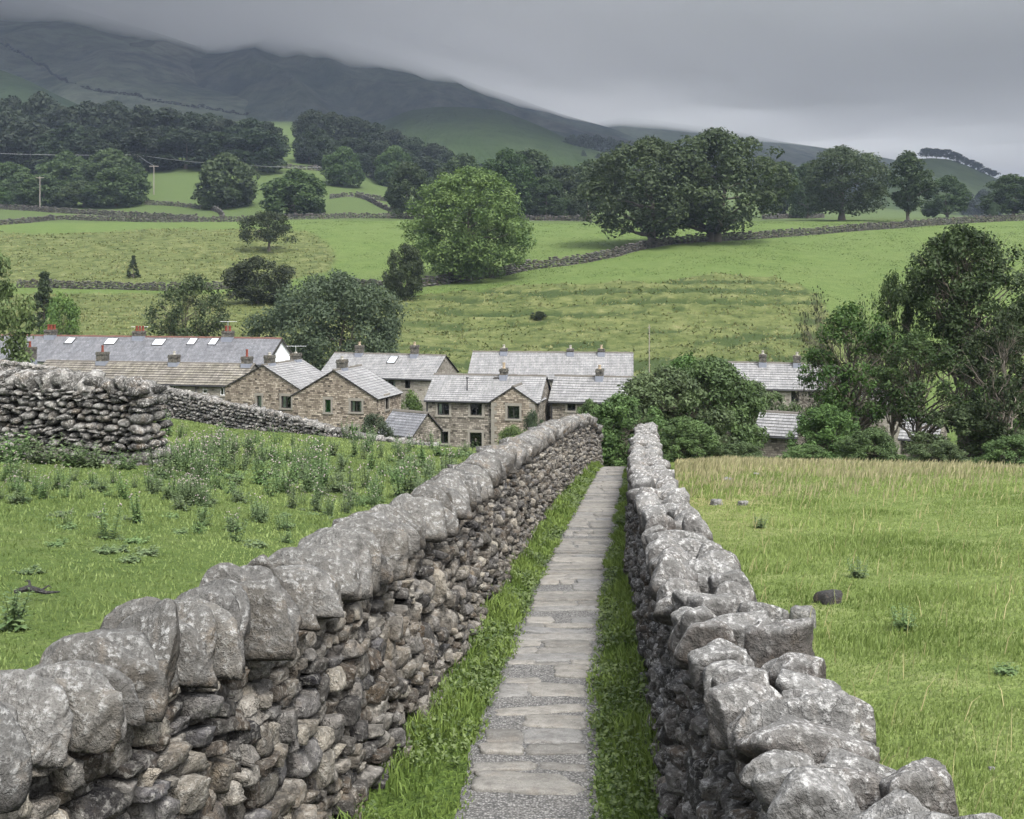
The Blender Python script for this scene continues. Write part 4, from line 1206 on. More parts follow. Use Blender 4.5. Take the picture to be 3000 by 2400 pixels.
def tree_protos():
    T = TREES
    T['oak'] = [tree_proto(100 + i, 20, 20, .09, 'round', 130, .19, 18000, .34, 'leaf_mid', nlimb=18, tr=.03, trunks=1 + i % 2) for i in range(3)]
    T['row'] = [tree_proto(120 + i, 18, 15, .04, 'broad', 80, .24, 9500, .42, 'leaf_dark', nlimb=8) for i in range(4)]
    T['bushy'] = [tree_proto(130 + i, 10, 11, .0, 'broad', 70, .24, 9000, .34, 'leaf_mid', nlimb=6) for i in range(3)]
    T['wood'] = [tree_proto(140 + i, 20, 17, .02, 'broad', 80, .24, 7000, .62, 'leaf_wood', nlimb=5) for i in range(4)]
    T['ash'] = [tree_proto(150, 20, 20, .02, 'round', 190, .16, 40000, .25, 'leaf_light', nlimb=24, tr=.018, sub=0, spread=.7, shellp=.6)]
    T['willow'] = [tree_proto(160, 10, 15, .0, 'round', 150, .17, 30000, .17, 'leaf_grey', nlimb=16, tr=.02, shellp=.6, trunks=2)]
    T['open'] = [tree_proto(170 + i, 9, 10, .12, 'oval', 80, .17, 7500, .15, 'leaf_mid', nlimb=40, tr=.016, sub=4, spread=.6, shellp=.9, trunks=2) for i in range(2)]
    T['hawthorn'] = [tree_proto(180 + i, 8, 10, .2, 'flat', 70, .2, 7000, .2, 'leaf_thorn', nlimb=16, tr=.03, lean=-.08, shellp=.6) for i in range(1)]
    T['thorn'] = [tree_proto(185 + i, 8, 10, .0, 'round', 80, .2, 11000, .2, 'leaf_thorn', nlimb=8, tr=.02, shellp=.6) for i in range(2)]
    T['poplar'] = [tree_proto(190, 18, 9, .16, 'oval', 70, .3, 8000, .34, 'leaf_dark', nlimb=20, tr=.018, sub=1)]
    T['conifer'] = [tree_proto(200, 9, 6, .04, 'cone', 80, .2, 6000, .2, 'leaf_dark', nlimb=20, shellp=.7, flatten=.5)]
    T['shrub'] = [tree_proto(210 + i, 5, 5.5, .0, 'broad', 50, .25, 7000, .12, 'leaf_light' if i == 0 else 'leaf_grey', nlimb=10, tr=.012, trunks=3, shellp=.8) for i in range(2)]
    # close trees on the right: small leaves, visible branches
    T['near_bush'] = [tree_proto(220 + i, 5, 6, .0, 'broad', 130, .155, 27000, .095, 'leaf_ivy', nlimb=46, tr=.016, trunks=3, sub=5, shellp=.95, spread=.55) for i in range(3)]
    T['near_open'] = [tree_proto(230, 9, 6.5, .34, 'round', 90, .16, 8500, .105, 'leaf_mid', nlimb=60, tr=.021, sub=6, spread=.5, shellp=.95)]
    T['near_big'] = [tree_proto(240, 12, 8, .40, 'round', 170, .15, 30000, .105, 'leaf_dark', nlimb=80, tr=.02, sub=5, spread=.55, shellp=1.0, lean=.0)]
    T['near_ivy'] = [tree_proto(250, 8, 5, .22, 'column', 75, .19, 9000, .10, 'leaf_dark', bark='bark_pale', nlimb=44, tr=.024, sub=5, spread=.5, shellp=.95, lean=.05)]
    T['bare'] = [tree_proto(260, 4, 3.4, .15, 'round', 44, .3, 900, .07, 'leaf_thorn', nlimb=44, tr=.014, sub=8, trunks=2, shellp=.95)]
    T['edge'] = [tree_proto(270, 9, 8, .1, 'round', 90, .2, 16000, .17, 'leaf_light', nlimb=16, shellp=.6)]
    T['knoll'] = [tree_proto(280 + i, 12, 14, .16, 'round', 30, .28, 1400, .8, 'leaf_wood', nlimb=10, tr=.02) for i in range(3)]


_tree_n = {}


def place_tree(kind, px, top, base, w, label, cat='tree', group=None, d=None, name='tree', hill=None, sink=.0):
    """px / top / base / w are survey readings; d is the distance (found from the ground when left out)"""
    pr = TREES[kind]; i = _tree_n.get(kind, 0); _tree_n[kind] = i + 1
    p = pr[i % len(pr)]
    if hill is not None:
        x, d, z = hill_at(hill, px, base)
    else:
        if d is None: d = ray(px, base, 100)
        x = (px - CX) / F * d; z = float(zg(x, d))
    h = (HY - top) / F * d - z; wm = w * 1.13 / F * d
    o = empty(name, (x, d, z - sink), rz=random.uniform(0, 6.28))
    if kind in ('near_open', 'near_big', 'near_ivy', 'hawthorn', 'open'): o.rotation_euler.z = random.uniform(-.6, .6)
    tag(o, label, cat, group)
    link('trunk', p['trunk'], o)
    if p['crown']: link('crown', p['crown'], o)
    sx = wm / p['W']; o.scale = (sx * random.uniform(.95, 1.05), sx * random.uniform(.95, 1.05), h / p['H'])
    return o


def build_trees():
    pt = place_tree
    # ---------- right foreground, just below the field edge
    g = 'bushes below the top edge of the right field'
    for px, top, w, d, lab in ((1305, 828, 150, 46, 'glossy dark bush crowding the end of the flagged path between the two walls'),
                               (1395, 768, 190, 51, 'tall dark bush behind the end of the right path wall'),
                               (1500, 748, 190, 53, 'broad twiggy bush at the left of the thicket, left of the stone roofs'),
                               (1590, 800, 130, 72, 'rounded bush standing before the half hidden right house'),
                               (1440, 876, 120, 43, 'low bush at the foot of the thicket by the right wall'),
                               (1560, 930, 90, 43, 'small low bush in front of the small stone roof'),
                               (1745, 850, 120, 49, 'dark bush below the slender crooked tree'),
                               (1700, 935, 90, 43.5, 'low dark bush on the field edge under the slender crooked tree'),
                               (1835, 900, 110, 45, 'low dark bush between the two small stone roofs on the field edge'),
                               (1985, 925, 90, 42, 'low bush under the tall right tree, by the field edge'),
                               (2050, 850, 170, 48, 'large dark bush right of the tall right tree trunk'),
                               (2140, 915, 120, 42, 'dark bush at the right edge of the field'),
                               (2120, 790, 150, 54, 'tall dark bush in the right corner of the thicket')):
        pt('near_bush', px, top, 0, w * 1.32, lab, 'bush', g, d, 'bush')
    for px, top, w, d, lab in ((1450, 742, 150, 56, 'tree topped tallest bush at the middle of the thicket left part'), (1780, 800, 130, 58, 'dark bush before the right end of the half hidden house')):
        pt('near_bush', px, top, 0, w * 1.3, lab, 'bush', g, d, 'bush')
    pt('near_open', 1790, 618, 0, 235, 'slender crooked tree with thin crown and visible dark branches in the thicket', 'tree', None, 53, sink=.3)
    pt('near_big', 2025, 470, 0, 300, 'tall dense dark tree rising highest from the thicket at the right', 'tree', None, 58)
    pt('near_open', 1880, 565, 0, 120, 'thin young tree against the tall dense dark tree, on its left', 'tree', None, 60)
    pt('near_ivy', 2105, 640, 0, 170, 'gnarled pale trunked tree at the right edge of the thicket', 'tree', None, 47)
    pt('near_open', 1935, 690, 0, 210, 'spindly tree under the tall dense dark tree, left of its trunk', 'tree', None, 51)
    pt('bare', 1720, 592, 0, 90, 'half dead leafless thorn bush on the rough bank above the thicket', 'tree', None, 61)
    pt('bare', 1815, 610, 0, 80, 'thin twiggy sapling between the leafless thorn bush and the dense dark tree', 'tree', None, 58)
    pt('edge', -72, 488, 0, 200, 'leafy branches of a tree reaching in at the left edge above the slate terrace', 'tree', None, 76)
    # ---------- among and behind the houses
    pt('willow', 706, 568, 0, 312, 'wide grey green willow behind the cottages with its crown down to the roofs', 'tree', None, 124)
    pt('open', 403, 572, 0, 200, 'open branched tree behind the long slate terrace between two chimneys', 'tree', None, 126)
    pt('conifer', 93, 566, 0, 84, 'pointed dark conifer behind the left end of the slate terrace', 'conifer', None, 142, 'conifer')
    pt('shrub', 127, 612, 0, 96, 'round green shrub beside the pointed conifer', 'shrub', None, 132, 'shrub')
    pt('hawthorn', 566, 441, 530, 106, 'dark wind shaped hawthorn alone on the crest of the tawny bank', 'tree')
    pt('thorn', 541, 538, 642, 140, 'dark rounded thorn thicket on the slope above the grey green willow', 'bush')
    pt('conifer', 281, 536, 586, 30, 'tiny dark bush alone on the tawny bank', 'bush', name='bush')
    pt('thorn', 856, 510, 640, 92, 'dark ivy clad thorn bush left of the round ash tree', 'bush', d=192)
    pt('thorn', 1135, 655, 682, 34, 'small bush on the terraced bank above the middle chimneys', 'bush', d=171)
    pt('shrub', 786, 868, 0, 84, 'feathery green shrub before the lean-to slate shed', 'shrub', None, 66, 'shrub')
    pt('shrub', 864, 818, 0, 66, 'green shrub in the gap between the gabled cottages and the middle house', 'shrub', None, 86, 'shrub')
    pt('shrub', 1122, 860, 0, 50, 'yellow green climbing shrub at the gabled wing of the middle house', 'shrub', None, 74, 'shrub')
    pt('shrub', 1082, 892, 0, 80, 'low leafy shrub behind the left path wall below the gabled wing', 'shrub', None, 60, 'shrub')
    pt('near_bush', 1240, 838, 0, 80, 'leafy bush over the far end of the left path wall', 'bush', None, 50, 'bush')
    # ---------- the valley field
    pt('ash', 988, 348, 592, 244, 'large round light green ash tree by the dark field wall', 'tree')
    pt('oak', 1372, 285, 0, 265, 'left half of the big oak pair on the valley wall', 'tree', 'big oak pair', d=252)
    pt('oak', 1502, 268, 0, 262, 'right and taller of the big oak pair on the valley wall', 'tree', 'big oak pair', d=256)
    g = 'trees along the right skyline of the valley'
    pt('oak', 1772, 306, 0, 200, 'broad round oak to the right of the big oak pair', 'tree', g, d=345)
    pt('row', 1650, 338, 0, 100, 'bluish tree half hidden between the oak pair and the broad round oak', 'tree', g, d=420)
    pt('row', 1700, 340, 0, 70, 'slim tree touching the left of the broad round oak', 'tree', g, d=400)
    pt('poplar', 1912, 316, 469, 88, 'upright slender tree with bare lower trunk by the climbing wall', 'tree', g)
    pt('row', 1995, 368, 0, 98, 'dark dome shaped tree right of the upright slender tree', 'tree', g, d=385)
    pt('row', 2132, 366, 0, 120, 'dark tree cut by the right edge of the skyline', 'tree', g, d=380)
    pt('shrub', 2092, 425, 0, 26, 'small bush left of the edge tree on the skyline', 'shrub', g, 372, 'shrub')
    g = 'dark tree row behind the bright valley field'
    for px, top, w, d, lab in ((857, 338, 92, 365, 'dark upright tree at the left end of the row'), (930, 352, 80, 420, 'low tree of the row behind the round ash'),
                               (975, 322, 110, 430, 'tree of the row rising behind the ash crown'), (1068, 312, 118, 372, 'tall lighter green tree of the row just right of the ash'),
                               (1115, 312, 130, 410, 'tall dark tree at the middle of the row'), (1188, 345, 96, 378, 'rounded dark tree of the row, right of the tallest'),
                               (1240, 335, 90, 385, 'last dark tree of the row against the big oak pair'), (1285, 330, 90, 430, 'dark tree of the row half behind the oaks'),
                               (1150, 370, 90, 372, 'low dark bush shaped tree under the middle of the row'), (905, 372, 60, 372, 'small dark tree between the row end and the ash')):
        pt('row', px, top, 0, w, lab, 'tree', g, d)
    # ---------- left middle distance
    g = 'rounded trees in the left fields'
    for px, top, base, w, lab in ((18, 340, 432, 120, 'rounded tree of the left clump cut by the left edge'), (92, 366, 437, 120, 'low rounded tree of the left clump behind the thin pole'),
                                  (140, 318, 415, 110, 'upper tree in the middle of the left clump'), (232, 312, 412, 120, 'tallest tree of the left clump'),
                                  (244, 352, 436, 125, 'front tree at the right end of the left clump'), (175, 380, 436, 90, 'low bush filling the middle of the left clump'),
                                  (0, 395, 436, 60, 'low bush at the left edge under the clump'), (478, 322, 437, 132, 'lone rounded tree right of the utility poles'),
                                  (622, 355, 455, 128, 'round topped lone tree above the wind shaped hawthorn'), (290, 345, 400, 44, 'small tree behind the right end of the left clump'),
                                  (722, 308, 392, 84, 'lone spreading tree in front of the hillside wood'), (663, 420, 452, 40, 'small bush at the side of the round topped lone tree'), (455, 400, 442, 50, 'low bush under the lone tree by the pole')):
        pt('bushy', px, top, base, w, lab, 'tree', g)
    # ---------- woods under the fell
    g = 'trees of the left wood under the fell'
    W1 = [(-40, 205, 120, 600), (28, 202, 100, 610), (84, 193, 110, 610), (20, 222, 130, 560), (130, 222, 110, 580), (186, 213, 120, 590), (240, 212, 120, 590), (298, 220, 110, 585), (352, 226, 120, 580), (404, 236, 100, 580), (440, 238, 90, 585), (478, 250, 100, 570), (528, 248, 108, 560), (566, 256, 80, 545),
          (60, 252, 130, 512), (150, 258, 130, 512), (230, 262, 124, 510), (310, 266, 124, 510), (390, 270, 124, 510), (462, 276, 112, 510), (540, 268, 112, 508)]
    for k, (px, top, w, d) in enumerate(W1):
        pt('wood', px, top, 0, w, 'dark broadleaved tree crowded into the long left wood under the misty fell', 'tree', g, d)
    g = 'trees of the hillside wood left of the green hill'
    W2 = [(655, 230, 76, 640), (700, 236, 80, 650), (745, 244, 84, 655), (790, 258, 80, 650), (832, 272, 84, 640), (872, 288, 84, 630), (912, 300, 80, 620), (942, 316, 60, 610), (660, 262, 74, 560), (684, 284, 66, 540), (740, 288, 90, 575), (800, 296, 86, 580), (850, 312, 84, 575), (900, 328, 80, 560), (760, 322, 70, 540), (816, 312, 76, 530), (650, 290, 60, 555)]
    for px, top, w, d in W2:
        pt('wood', px, top, 0, w, 'dark tree packed into the sloping hillside wood left of the green hill', 'tree', g, d)
    pt('bushy', 830, 306, 0, 86, 'paler feathery tree at the foot of the hillside wood', 'tree', None, 520)
    # far woods and hedgerow bushes
    fw = 'trees of the far hazy wood beside the green hill'
    for px, top, w, base in ((1205, 284, 46, 300), (1230, 280, 50, 308), (1258, 283, 50, 318), (1284, 288, 46, 326), (1308, 296, 46, 332), (1330, 308, 40, 334), (1245, 300, 60, 330), (1285, 308, 60, 334)):
        pt('wood', px, top, 0, w, 'hazy dark tree of the far wood between green hill and oak pair', 'tree', fw, 1090)
    for px, top, base, w, lab in ((1152, 316, 326, 16, 'leftmost of three far bushes under the green hill'), (1228, 316, 330, 24, 'middle of three far bushes under the green hill'), (1262, 322, 334, 30, 'largest and rightmost far bush under the green hill')):
        pt('wood', px, top, 0, w, lab, 'bush', 'far bushes under the green hill', 900, 'bush')
    for px, top, w in ((2040, 404, 40), (2070, 398, 44), (2098, 406, 30)):
        pt('wood', px, top, 0, w, 'faint blue tree in the far gap at the right between two skyline trees', 'tree', 'faint trees in the right gap', 900)
    kn = 'wind shaped trees on the far knoll'
    for px, base, h, w in ((1952, 333, 22, 34), (1972, 334, 22, 34), (1992, 336, 22, 34), (2010, 340, 20, 30), (2026, 347, 18, 26), (2044, 352, 16, 24), (2058, 360, 17, 26), (2076, 368, 15, 26), (2090, 374, 16, 24)):
        pt('knoll', px, base - h, base, w, 'hazy flat topped tree in the crest line on the far knoll', 'tree', kn, hill=HILLS['knoll'])


# ------------------------------------------------------------------ thistles, nettles, stones
def thistle_proto(seed, h, nst, spread, flowers, leafl=.13):
    rng = np.random.default_rng(seed); LV = []; LF = []; T = []; off = 0; FV = []; FF = []; fo = 0
    for s in range(nst):
        a = rng.uniform(0, 6.28); r = spread * rng.random() ** .6
        b = np.array([math.cos(a) * r * .5, math.sin(a) * r * .5, 0]); hh = h * rng.uniform(.6, 1.05)
        top = b + np.array([math.cos(a) * r * .8, math.sin(a) * r * .8, hh])
        v, q = tube_np(np.stack([b, (b + top) / 2 + rng.normal(0, .02, 3), top]), [.009, .007, .004], 4)
        q2 = np.concatenate([q[:, [0, 1, 2]], q[:, [0, 2, 3]]])
        LV.append(v); LF.append(q2 + off); T.append(np.full(len(v), .3)); off += len(v)
        nl = int(9 + hh * 22)
        for k in range(nl):
            f = (k + rng.random()) / nl
            p = b + (top - b) * f; an = k * 2.4 + rng.normal(0, .4); ll = leafl * (1.25 - .75 * f) * rng.uniform(.7, 1.3)
            dr = np.array([math.cos(an), math.sin(an), rng.uniform(.1, .8)]); dr /= np.linalg.norm(dr)
            sd = np.array([-math.sin(an), math.cos(an), 0]); ww = ll * .24
            m = p + dr * ll * .5; e = p + dr * ll + np.array([0, 0, -.3 * ll])
            spk = rng.uniform(.6, 1.3)
            vs = [p, m + sd * ww * spk, m - sd * ww * spk, e, p + dr * ll * .28 + sd * ww * .4, p + dr * ll * .28 - sd * ww * .4]
            LV.append(np.array(vs)); LF.append(np.array([[0, 1, 2], [1, 3, 2], [0, 4, 5]]) + off); T.append(np.full(6, rng.uniform(.2, 1))); off += 6
        if flowers:
            for k in range(rng.integers(0, 4)):
                c = top + rng.normal(0, .04, 3) + np.array([0, 0, rng.uniform(-.05, .06)]); rr = rng.uniform(.012, .02)
                U, Fc = ICO[1]
                FV.append(U * np.array([rr, rr, rr * 1.2]) + c); FF.append(Fc + fo); fo += len(U)
    V = np.concatenate(LV + FV); T = np.concatenate(T); lf = np.concatenate(LF); T = np.concatenate([T, np.full(len(V) - len(T), .5)])
    fs = [lf] + ([np.concatenate(FF) + off] if FF else [])
    me = np_mesh('thistle', V, [np.concatenate(fs)], [M['thistle'], M['flower']], np.repeat([0, 1], [len(lf), len(V) and sum(len(f) for f in FF)]), attrs={'tint': T})
    return me, None


def build_plants():
    rng = np.random.default_rng(77)
    tall = [thistle_proto(300 + i, .95, 6 + i % 4, .24, True) for i in range(6)]
    bushy = [thistle_proto(320 + i, .62, 8, .26, False, .16) for i in range(4)]
    low = [thistle_proto(340 + i, .20, 7, .2, False, .17) for i in range(3)]
    zones = [   # polygon of survey readings, count, share tall / bushy
        ([(330, 905), (640, 935), (650, 1040), (470, 1085), (320, 1050)], 96, .75, .2),
        ([(310, 970), (440, 1000), (420, 1100), (290, 1040)], 16, .8, .2),
        ([(640, 945), (1010, 955), (1000, 1000), (900, 1065), (700, 1095), (600, 1080)], 96, .45, .4),
        ([(0, 1000), (320, 1010), (320, 1060), (0, 1070)], 32, .65, .3),
        ([(100, 1075), (620, 1090), (780, 1130), (560, 1175), (100, 1120)], 26, .2, .3),
        ([(0, 1120), (700, 1140), (640, 1180), (0, 1240)], 9, 0, .1),
        ([(720, 925), (1010, 945), (960, 965), (740, 950)], 16, .3, .5)]
    for poly, n, pt_, pb in zones:
        P_ = np.array(poly, float); k = 0; tries = 0
        while k < n and tries < 5000:
            tries += 1
            px = rng.uniform(P_[:, 0].min(), P_[:, 0].max()); py = rng.uniform(P_[:, 1].min(), P_[:, 1].max())
            if not _inpoly(np.array([px]), np.array([py]), poly)[0]: continue
            d = ray(px, py, 6, 70)
            if d > 64: continue
            x = (px - CX) / F * d
            if x > float(lx(d)) - .9: continue
            if px < 330 and 22.5 < d < 28: continue
            k += 1; r = rng.random()
            if r < pt_:
                me, fm = tall[rng.integers(6)]; nm, lab, gr = 'thistle', 'tall flowering thistle with pale pinkish heads in the left field', 'tall flowering thistles in the left field'
            elif r < pt_ + pb:
                me, fm = bushy[rng.integers(4)]; nm, lab, gr = 'thistle', 'leafy dark thistle without flowers in the left field', 'leafy thistles in the left field'
            else:
                me, fm = low[rng.integers(3)]; nm, lab, gr = 'thistle', 'low thistle rosette in the short grass of the left field', 'low thistles in the left field'
            o = link(nm, me, None, (x, d, float(zg(x, d)) - .02), rng.uniform(0, 6.28))
            s = rng.uniform(.38, .84) * (.62 if d < 21 else 1); o.scale = (s * 1.25, s * 1.25, s * rng.uniform(.85, 1.15))
            tag(o, lab, 'thistle', gr)
            if fm: link('flower_heads', fm, o)
    for px, py, lab in ((1600, 1112, 'small dark thistle in the right field near the pale boulders'), (1808, 1220, 'spiky thistle alone in the middle of the right field'), (1905, 1330, 'low thistle in the right field, lower right of the dark rock'), (22, 1330, 'dark thistle behind the left wall coping at the left edge'), (2120, 1425, 'low ragged thistle near the right edge of the right field')):
        d = ray(px, py, 5, 60); x = (px - CX) / F * d
        me = bushy[rng.integers(4)][0] if py < 1340 else low[0][0]
        o = link('thistle', me, None, (x, d, float(zg(x, d)) - .02), rng.uniform(0, 6)); s = .42 if px != 22 else .55; o.scale = (s, s, s)
        tag(o, lab, 'thistle')
    # nettle clumps at the foot of the big cross wall
    pr = [thistle_proto(360 + i, .75, 16, .5, False, .2) for i in range(3)]
    for k, (px, d, s, lab) in enumerate(((18, 24.3, 1.0, 'nettle clump at the left edge below the big cross wall'), (92, 24, .8, 'bright nettle clump below the middle of the big cross wall'), (150, 23.6, .6, 'small nettle clump right of the bright one at the cross wall'), (196, 23.6, .75, 'nettles climbing the cross wall where the wall has a dark gap'), (262, 23.3, .55, 'dark nettle clump at the squared head of the cross wall'))):
        x = (px - CX) / F * d
        o = link('nettle', pr[k % 3][0], None, (x, d, float(zg(x, d)) - .03), k * 1.3); o.scale = (s, s, s); tag(o, lab, 'nettles')
    # stones lying in the fields
    rr = np.random.default_rng(9)
    for px, py, w, h, mt, lab in ((1745, 1272, 52, 32, 'rock_dark', 'dark angular rock lying in the middle of the right field'), (1509, 1063, 24, 18, 'rock', 'pale rounded boulder close to the right path wall'), (1564, 1064, 20, 12, 'rock', 'small pale boulder, second from the right path wall'),
                                  (1532, 1012, 26, 10, 'rock', 'flat brown stone in the tawny grass near the top of the right field'), (1592, 1001, 14, 6, 'rock', 'tiny pale stone in the tawny grass at the top of the right field'), (1690, 1318, 66, 54, 'rock', 'large pale boulder leaning against the outside of the right path wall'), (2088, 1618, 14, 8, 'rock', 'little white stone low at the right edge of the right field')):
        d = ray(px, py, 5, 60); x = (px - CX) / F * d; x = max(x, float(rx(d)) + .62)
        V, Fc = stone_proto(rr, 3, .9, 10, 12, .05)
        s = w / F * d / 2; hz = h / F * d * .62
        me = np_mesh('stone', V * np.array([s * 1.05, s * .9, hz]), [Fc], [M[mt]], attrs={'tint': np.full(len(V), rr.random())}, smooth=True)
        o = link('stone', me, None, (x, d, float(zg(x, d)) + hz * .35), rr.uniform(-.5, .5)); tag(o, lab, 'stone')
    # fallen branch in the left field
    d = ray(70, 1266, 5, 60); x = (70 - CX) / F * d; z = float(zg(x, d))
    b = MB(); L = 95 / F * d
    b.tube([(-L * .42, 0, .03), (-L * .15, .03, .055), (L * .1, 0, .045), (L * .3, -.02, .03), (L * .55, .04, .02)], [.02, .03, .024, .016, .006], 6)
    b.tube([(-L * .1, .03, .05), (-L * .2, .1, .1), (-L * .32, .12, .09)], [.016, .01, .004], 5)
    b.tube([(L * .15, 0, .04), (L * .28, .06, .07), (L * .36, .05, .05)], [.012, .008, .003], 5)
    tag(b.build('branch', M['rock_dark'], None, (x, d, z + .05), smooth=True), 'dead grey branch lying in the short grass of the left field', 'branch')
# ================================================================== HOUSES
class House:
    def __init__(s, name, label, group, A, B, dep, rise, wall_h, wall, roof, front='eaves', course=.24, lip=.02, ov=.22, ovx=.12, ridge='ridge', cat='house', soft=True):
        """A, B: front eave corners (px, py of the eave, distance of B); the eave is level"""
        s.zE = (HY - B[1]) / F * B[2]
        Aw = np.array([(A[0] - CX) / F * A[1], A[1]]); Bw = np.array([(B[0] - CX) / F * B[2], B[2]])
        s.L = float(np.linalg.norm(Bw - Aw)); s.dep = dep; s.rise = rise; s.h = wall_h
        s.ex = (Bw - Aw) / s.L; s.ey = np.array([-s.ex[1], s.ex[0]])
        mid = (Aw + Bw) / 2
        s.o = np.array([mid[0], mid[1], s.zE - wall_h])
        s.root = empty(name, tuple(s.o), math.atan2(s.ex[1], s.ex[0])); tag(s.root, label, cat, group)
        s.front = front; s.wall = wall; s.roofm = roof; s.holes = {'front': [], 'right': [], 'left': []}
        s.course, s.lip, s.ov, s.ovx, s.ridgem = course, lip, ov, ovx, ridge
        s.hw = (s.L / 2 if front == 'gable' else dep / 2)
        s.pitch = math.atan2(rise, s.hw)
        s.roofo = None
        s.seed = sum(map(ord, label)) % 97 + int(abs(A[0])) % 53
    # survey reading -> local coordinates on a vertical face
    def local(s, w):
        q = w[:2] - s.o[:2]; return np.array([q @ s.ex, q @ s.ey, w[2] - s.o[2]])
    def hit(s, px, py, face='front'):
        r = np.array([(px - CX) / F, 1.0])
        if face == 'front': n, c = s.ey, s.o[:2] @ s.ey
        else:
            sg = 1 if face == 'right' else -1
            n = s.ex; c = s.o[:2] @ s.ex + sg * s.L / 2
        d = c / (r @ n)
        l = s.local(np.array([r[0] * d, d, (HY - py) / F * d]))
        return (l[0] if face == 'front' else l[1]), l[2], d
    def window(s, px, py, wpx, hpx, frame='frame_dark', mull=1, curtain=None, surround='quoin', face='front', sill=True, label=None, name='window', trans=0, w=None, h=None):
        u, z, d = s.hit(px, py, face)
        w = wpx / F * d if w is None else w; h = hpx / F * d if h is None else h
        s.holes[face].append(dict(u=u, z=z, w=w, h=h, frame=frame, mull=mull, curtain=curtain, surround=surround, sill=sill, label=label, name=name, trans=trans))
    def fmap(s, face):
        if face == 'front': return lambda u, z, dp: (u, dp, z)
        if face == 'right': return lambda u, z, dp: (s.L / 2 - dp, u, z)
        return lambda u, z, dp: (-s.L / 2 + dp, u, z)
    def build(s):
        W = MB()
        for face, (u0, u1) in (('front', (-s.L / 2, s.L / 2)), ('right', (0, s.dep)), ('left', (0, s.dep))):
            f = s.fmap(face); H = s.holes[face]
            us = sorted({u0, u1} | {min(max(h['u'] + k * h['w'] / 2, u0), u1) for h in H for k in (-1, 1)})
            zs = sorted({-1.2, s.h} | {min(h['z'] + k * h['h'] / 2, s.h - .02) for h in H for k in (-1, 1)})
            for a, b in zip(us[:-1], us[1:]):
                for c, d in zip(zs[:-1], zs[1:]):
                    mu, mz = (a + b) / 2, (c + d) / 2
                    if any(abs(mu - h['u']) < h['w'] / 2 and abs(mz - h['z']) < h['h'] / 2 for h in H): continue
                    q = [f(a, c, 0), f(b, c, 0), f(b, d, 0), f(a, d, 0)]
                    W.poly(q if face != 'left' else q[::-1])
            for h in H:
                a, b, c, d = h['u'] - h['w'] / 2, h['u'] + h['w'] / 2, h['z'] - h['h'] / 2, min(h['z'] + h['h'] / 2, s.h - .02)
                e = .16
                for (p, q) in (((a, c), (a, d)), ((b, d), (b, c)), ((a, d), (b, d)), ((b, c), (a, c))):
                    W.poly([f(*p, 0), f(*q, 0), f(*q, e), f(*p, e)])
        W.poly([(s.L / 2, s.dep, -1.2), (-s.L / 2, s.dep, -1.2), (-s.L / 2, s.dep, s.h), (s.L / 2, s.dep, s.h)])
        t = s.rise
        if s.front == 'eaves':
            for x, sg in ((s.L / 2, 1), (-s.L / 2, -1)):
                p = [(x, 0, s.h), (x, s.dep, s.h), (x, s.dep / 2, s.h + t)]; W.poly(p if sg > 0 else p[::-1])
        else:
            for y, sg in ((0, 1), (s.dep, -1)):
                p = [(-s.L / 2, y, s.h), (s.L / 2, y, s.h), (0, y, s.h + t)]; W.poly(p if sg > 0 else p[::-1])
        W.build('wall', M[s.wall], s.root)
        s.build_roof()
        for face in s.holes:
            for h in s.holes[face]: s.build_window(face, h)
        return s
    def slope_pt(s, side, x, q, lift=0.):
        """q: distance up the slope from the wall head (negative = overhang); side -1 front/left, +1 back/right"""
        c, sn = math.cos(s.pitch), math.sin(s.pitch)
        a = -s.hw + q * c; z = s.h + q * sn + lift * c; a2 = a - lift * sn
        w = .025 * fbm(x * .35 + s.seed, q * .5 + side, 5, 2) if lift >= 0 else 0
        if s.front == 'eaves':
            return (x, s.hw + (a2 if side < 0 else -a2), z + w)
        return ((a2 if side < 0 else -a2), x, z + w)
    def build_roof(s):
        R = MB(); S = s.hw / math.cos(s.pitch)
        x0, x1 = (-s.L / 2 - s.ovx, s.L / 2 + s.ovx) if s.front == 'eaves' else (-s.ovx, s.dep + s.ovx)
        nx = max(2, int((x1 - x0) / 1.1)); xs = np.linspace(x0, x1, nx + 1)
        q0 = -s.ov; n = max(4, int(round((S - q0) / s.course))); qs = np.linspace(q0, S, n + 1)
        rr = random.Random(s.seed)
        for side in (-1, 1):
            flip = (side > 0) != (s.front == 'gable')
            for k in range(n):
                a, b = qs[k], qs[k + 1]
                for i in range(nx):
                    xa, xb = xs[i], xs[i + 1]
                    l1 = .045 + s.lip
                    q = [s.slope_pt(side, xa, a, l1), s.slope_pt(side, xb, a, l1), s.slope_pt(side, xb, b, .045), s.slope_pt(side, xa, b, .045)]
                    uv = [(xa, a), (xb, a), (xb, b), (xa, b)]
                    if flip: q, uv = q[::-1], uv[::-1]
                    R.poly(q, 0, uv)
                    l = [s.slope_pt(side, xa, a, .045 if k else .0), s.slope_pt(side, xb, a, .045 if k else .0), s.slope_pt(side, xb, a, l1), s.slope_pt(side, xa, a, l1)]
                    R.poly(l if not flip else l[::-1], 1)
            for xe in (x0, x1):   # verge edges and soffit
                R.poly([s.slope_pt(side, xe, q0, 0.), s.slope_pt(side, xe, S, 0.), s.slope_pt(side, xe, S, .05), s.slope_pt(side, xe, q0, .05 + s.lip)], 1)
            R.poly([s.slope_pt(side, x0, q0, -.004), s.slope_pt(side, x1, q0, -.004), s.slope_pt(side, x1, S, -.004), s.slope_pt(side, x0, S, -.004)], 1)
        s.roofo = R.build('roof', [M[s.roofm], M['lip']], s.root)
        # ridge tiles
        T = MB(); x = x0; zt = s.h + s.rise + .05
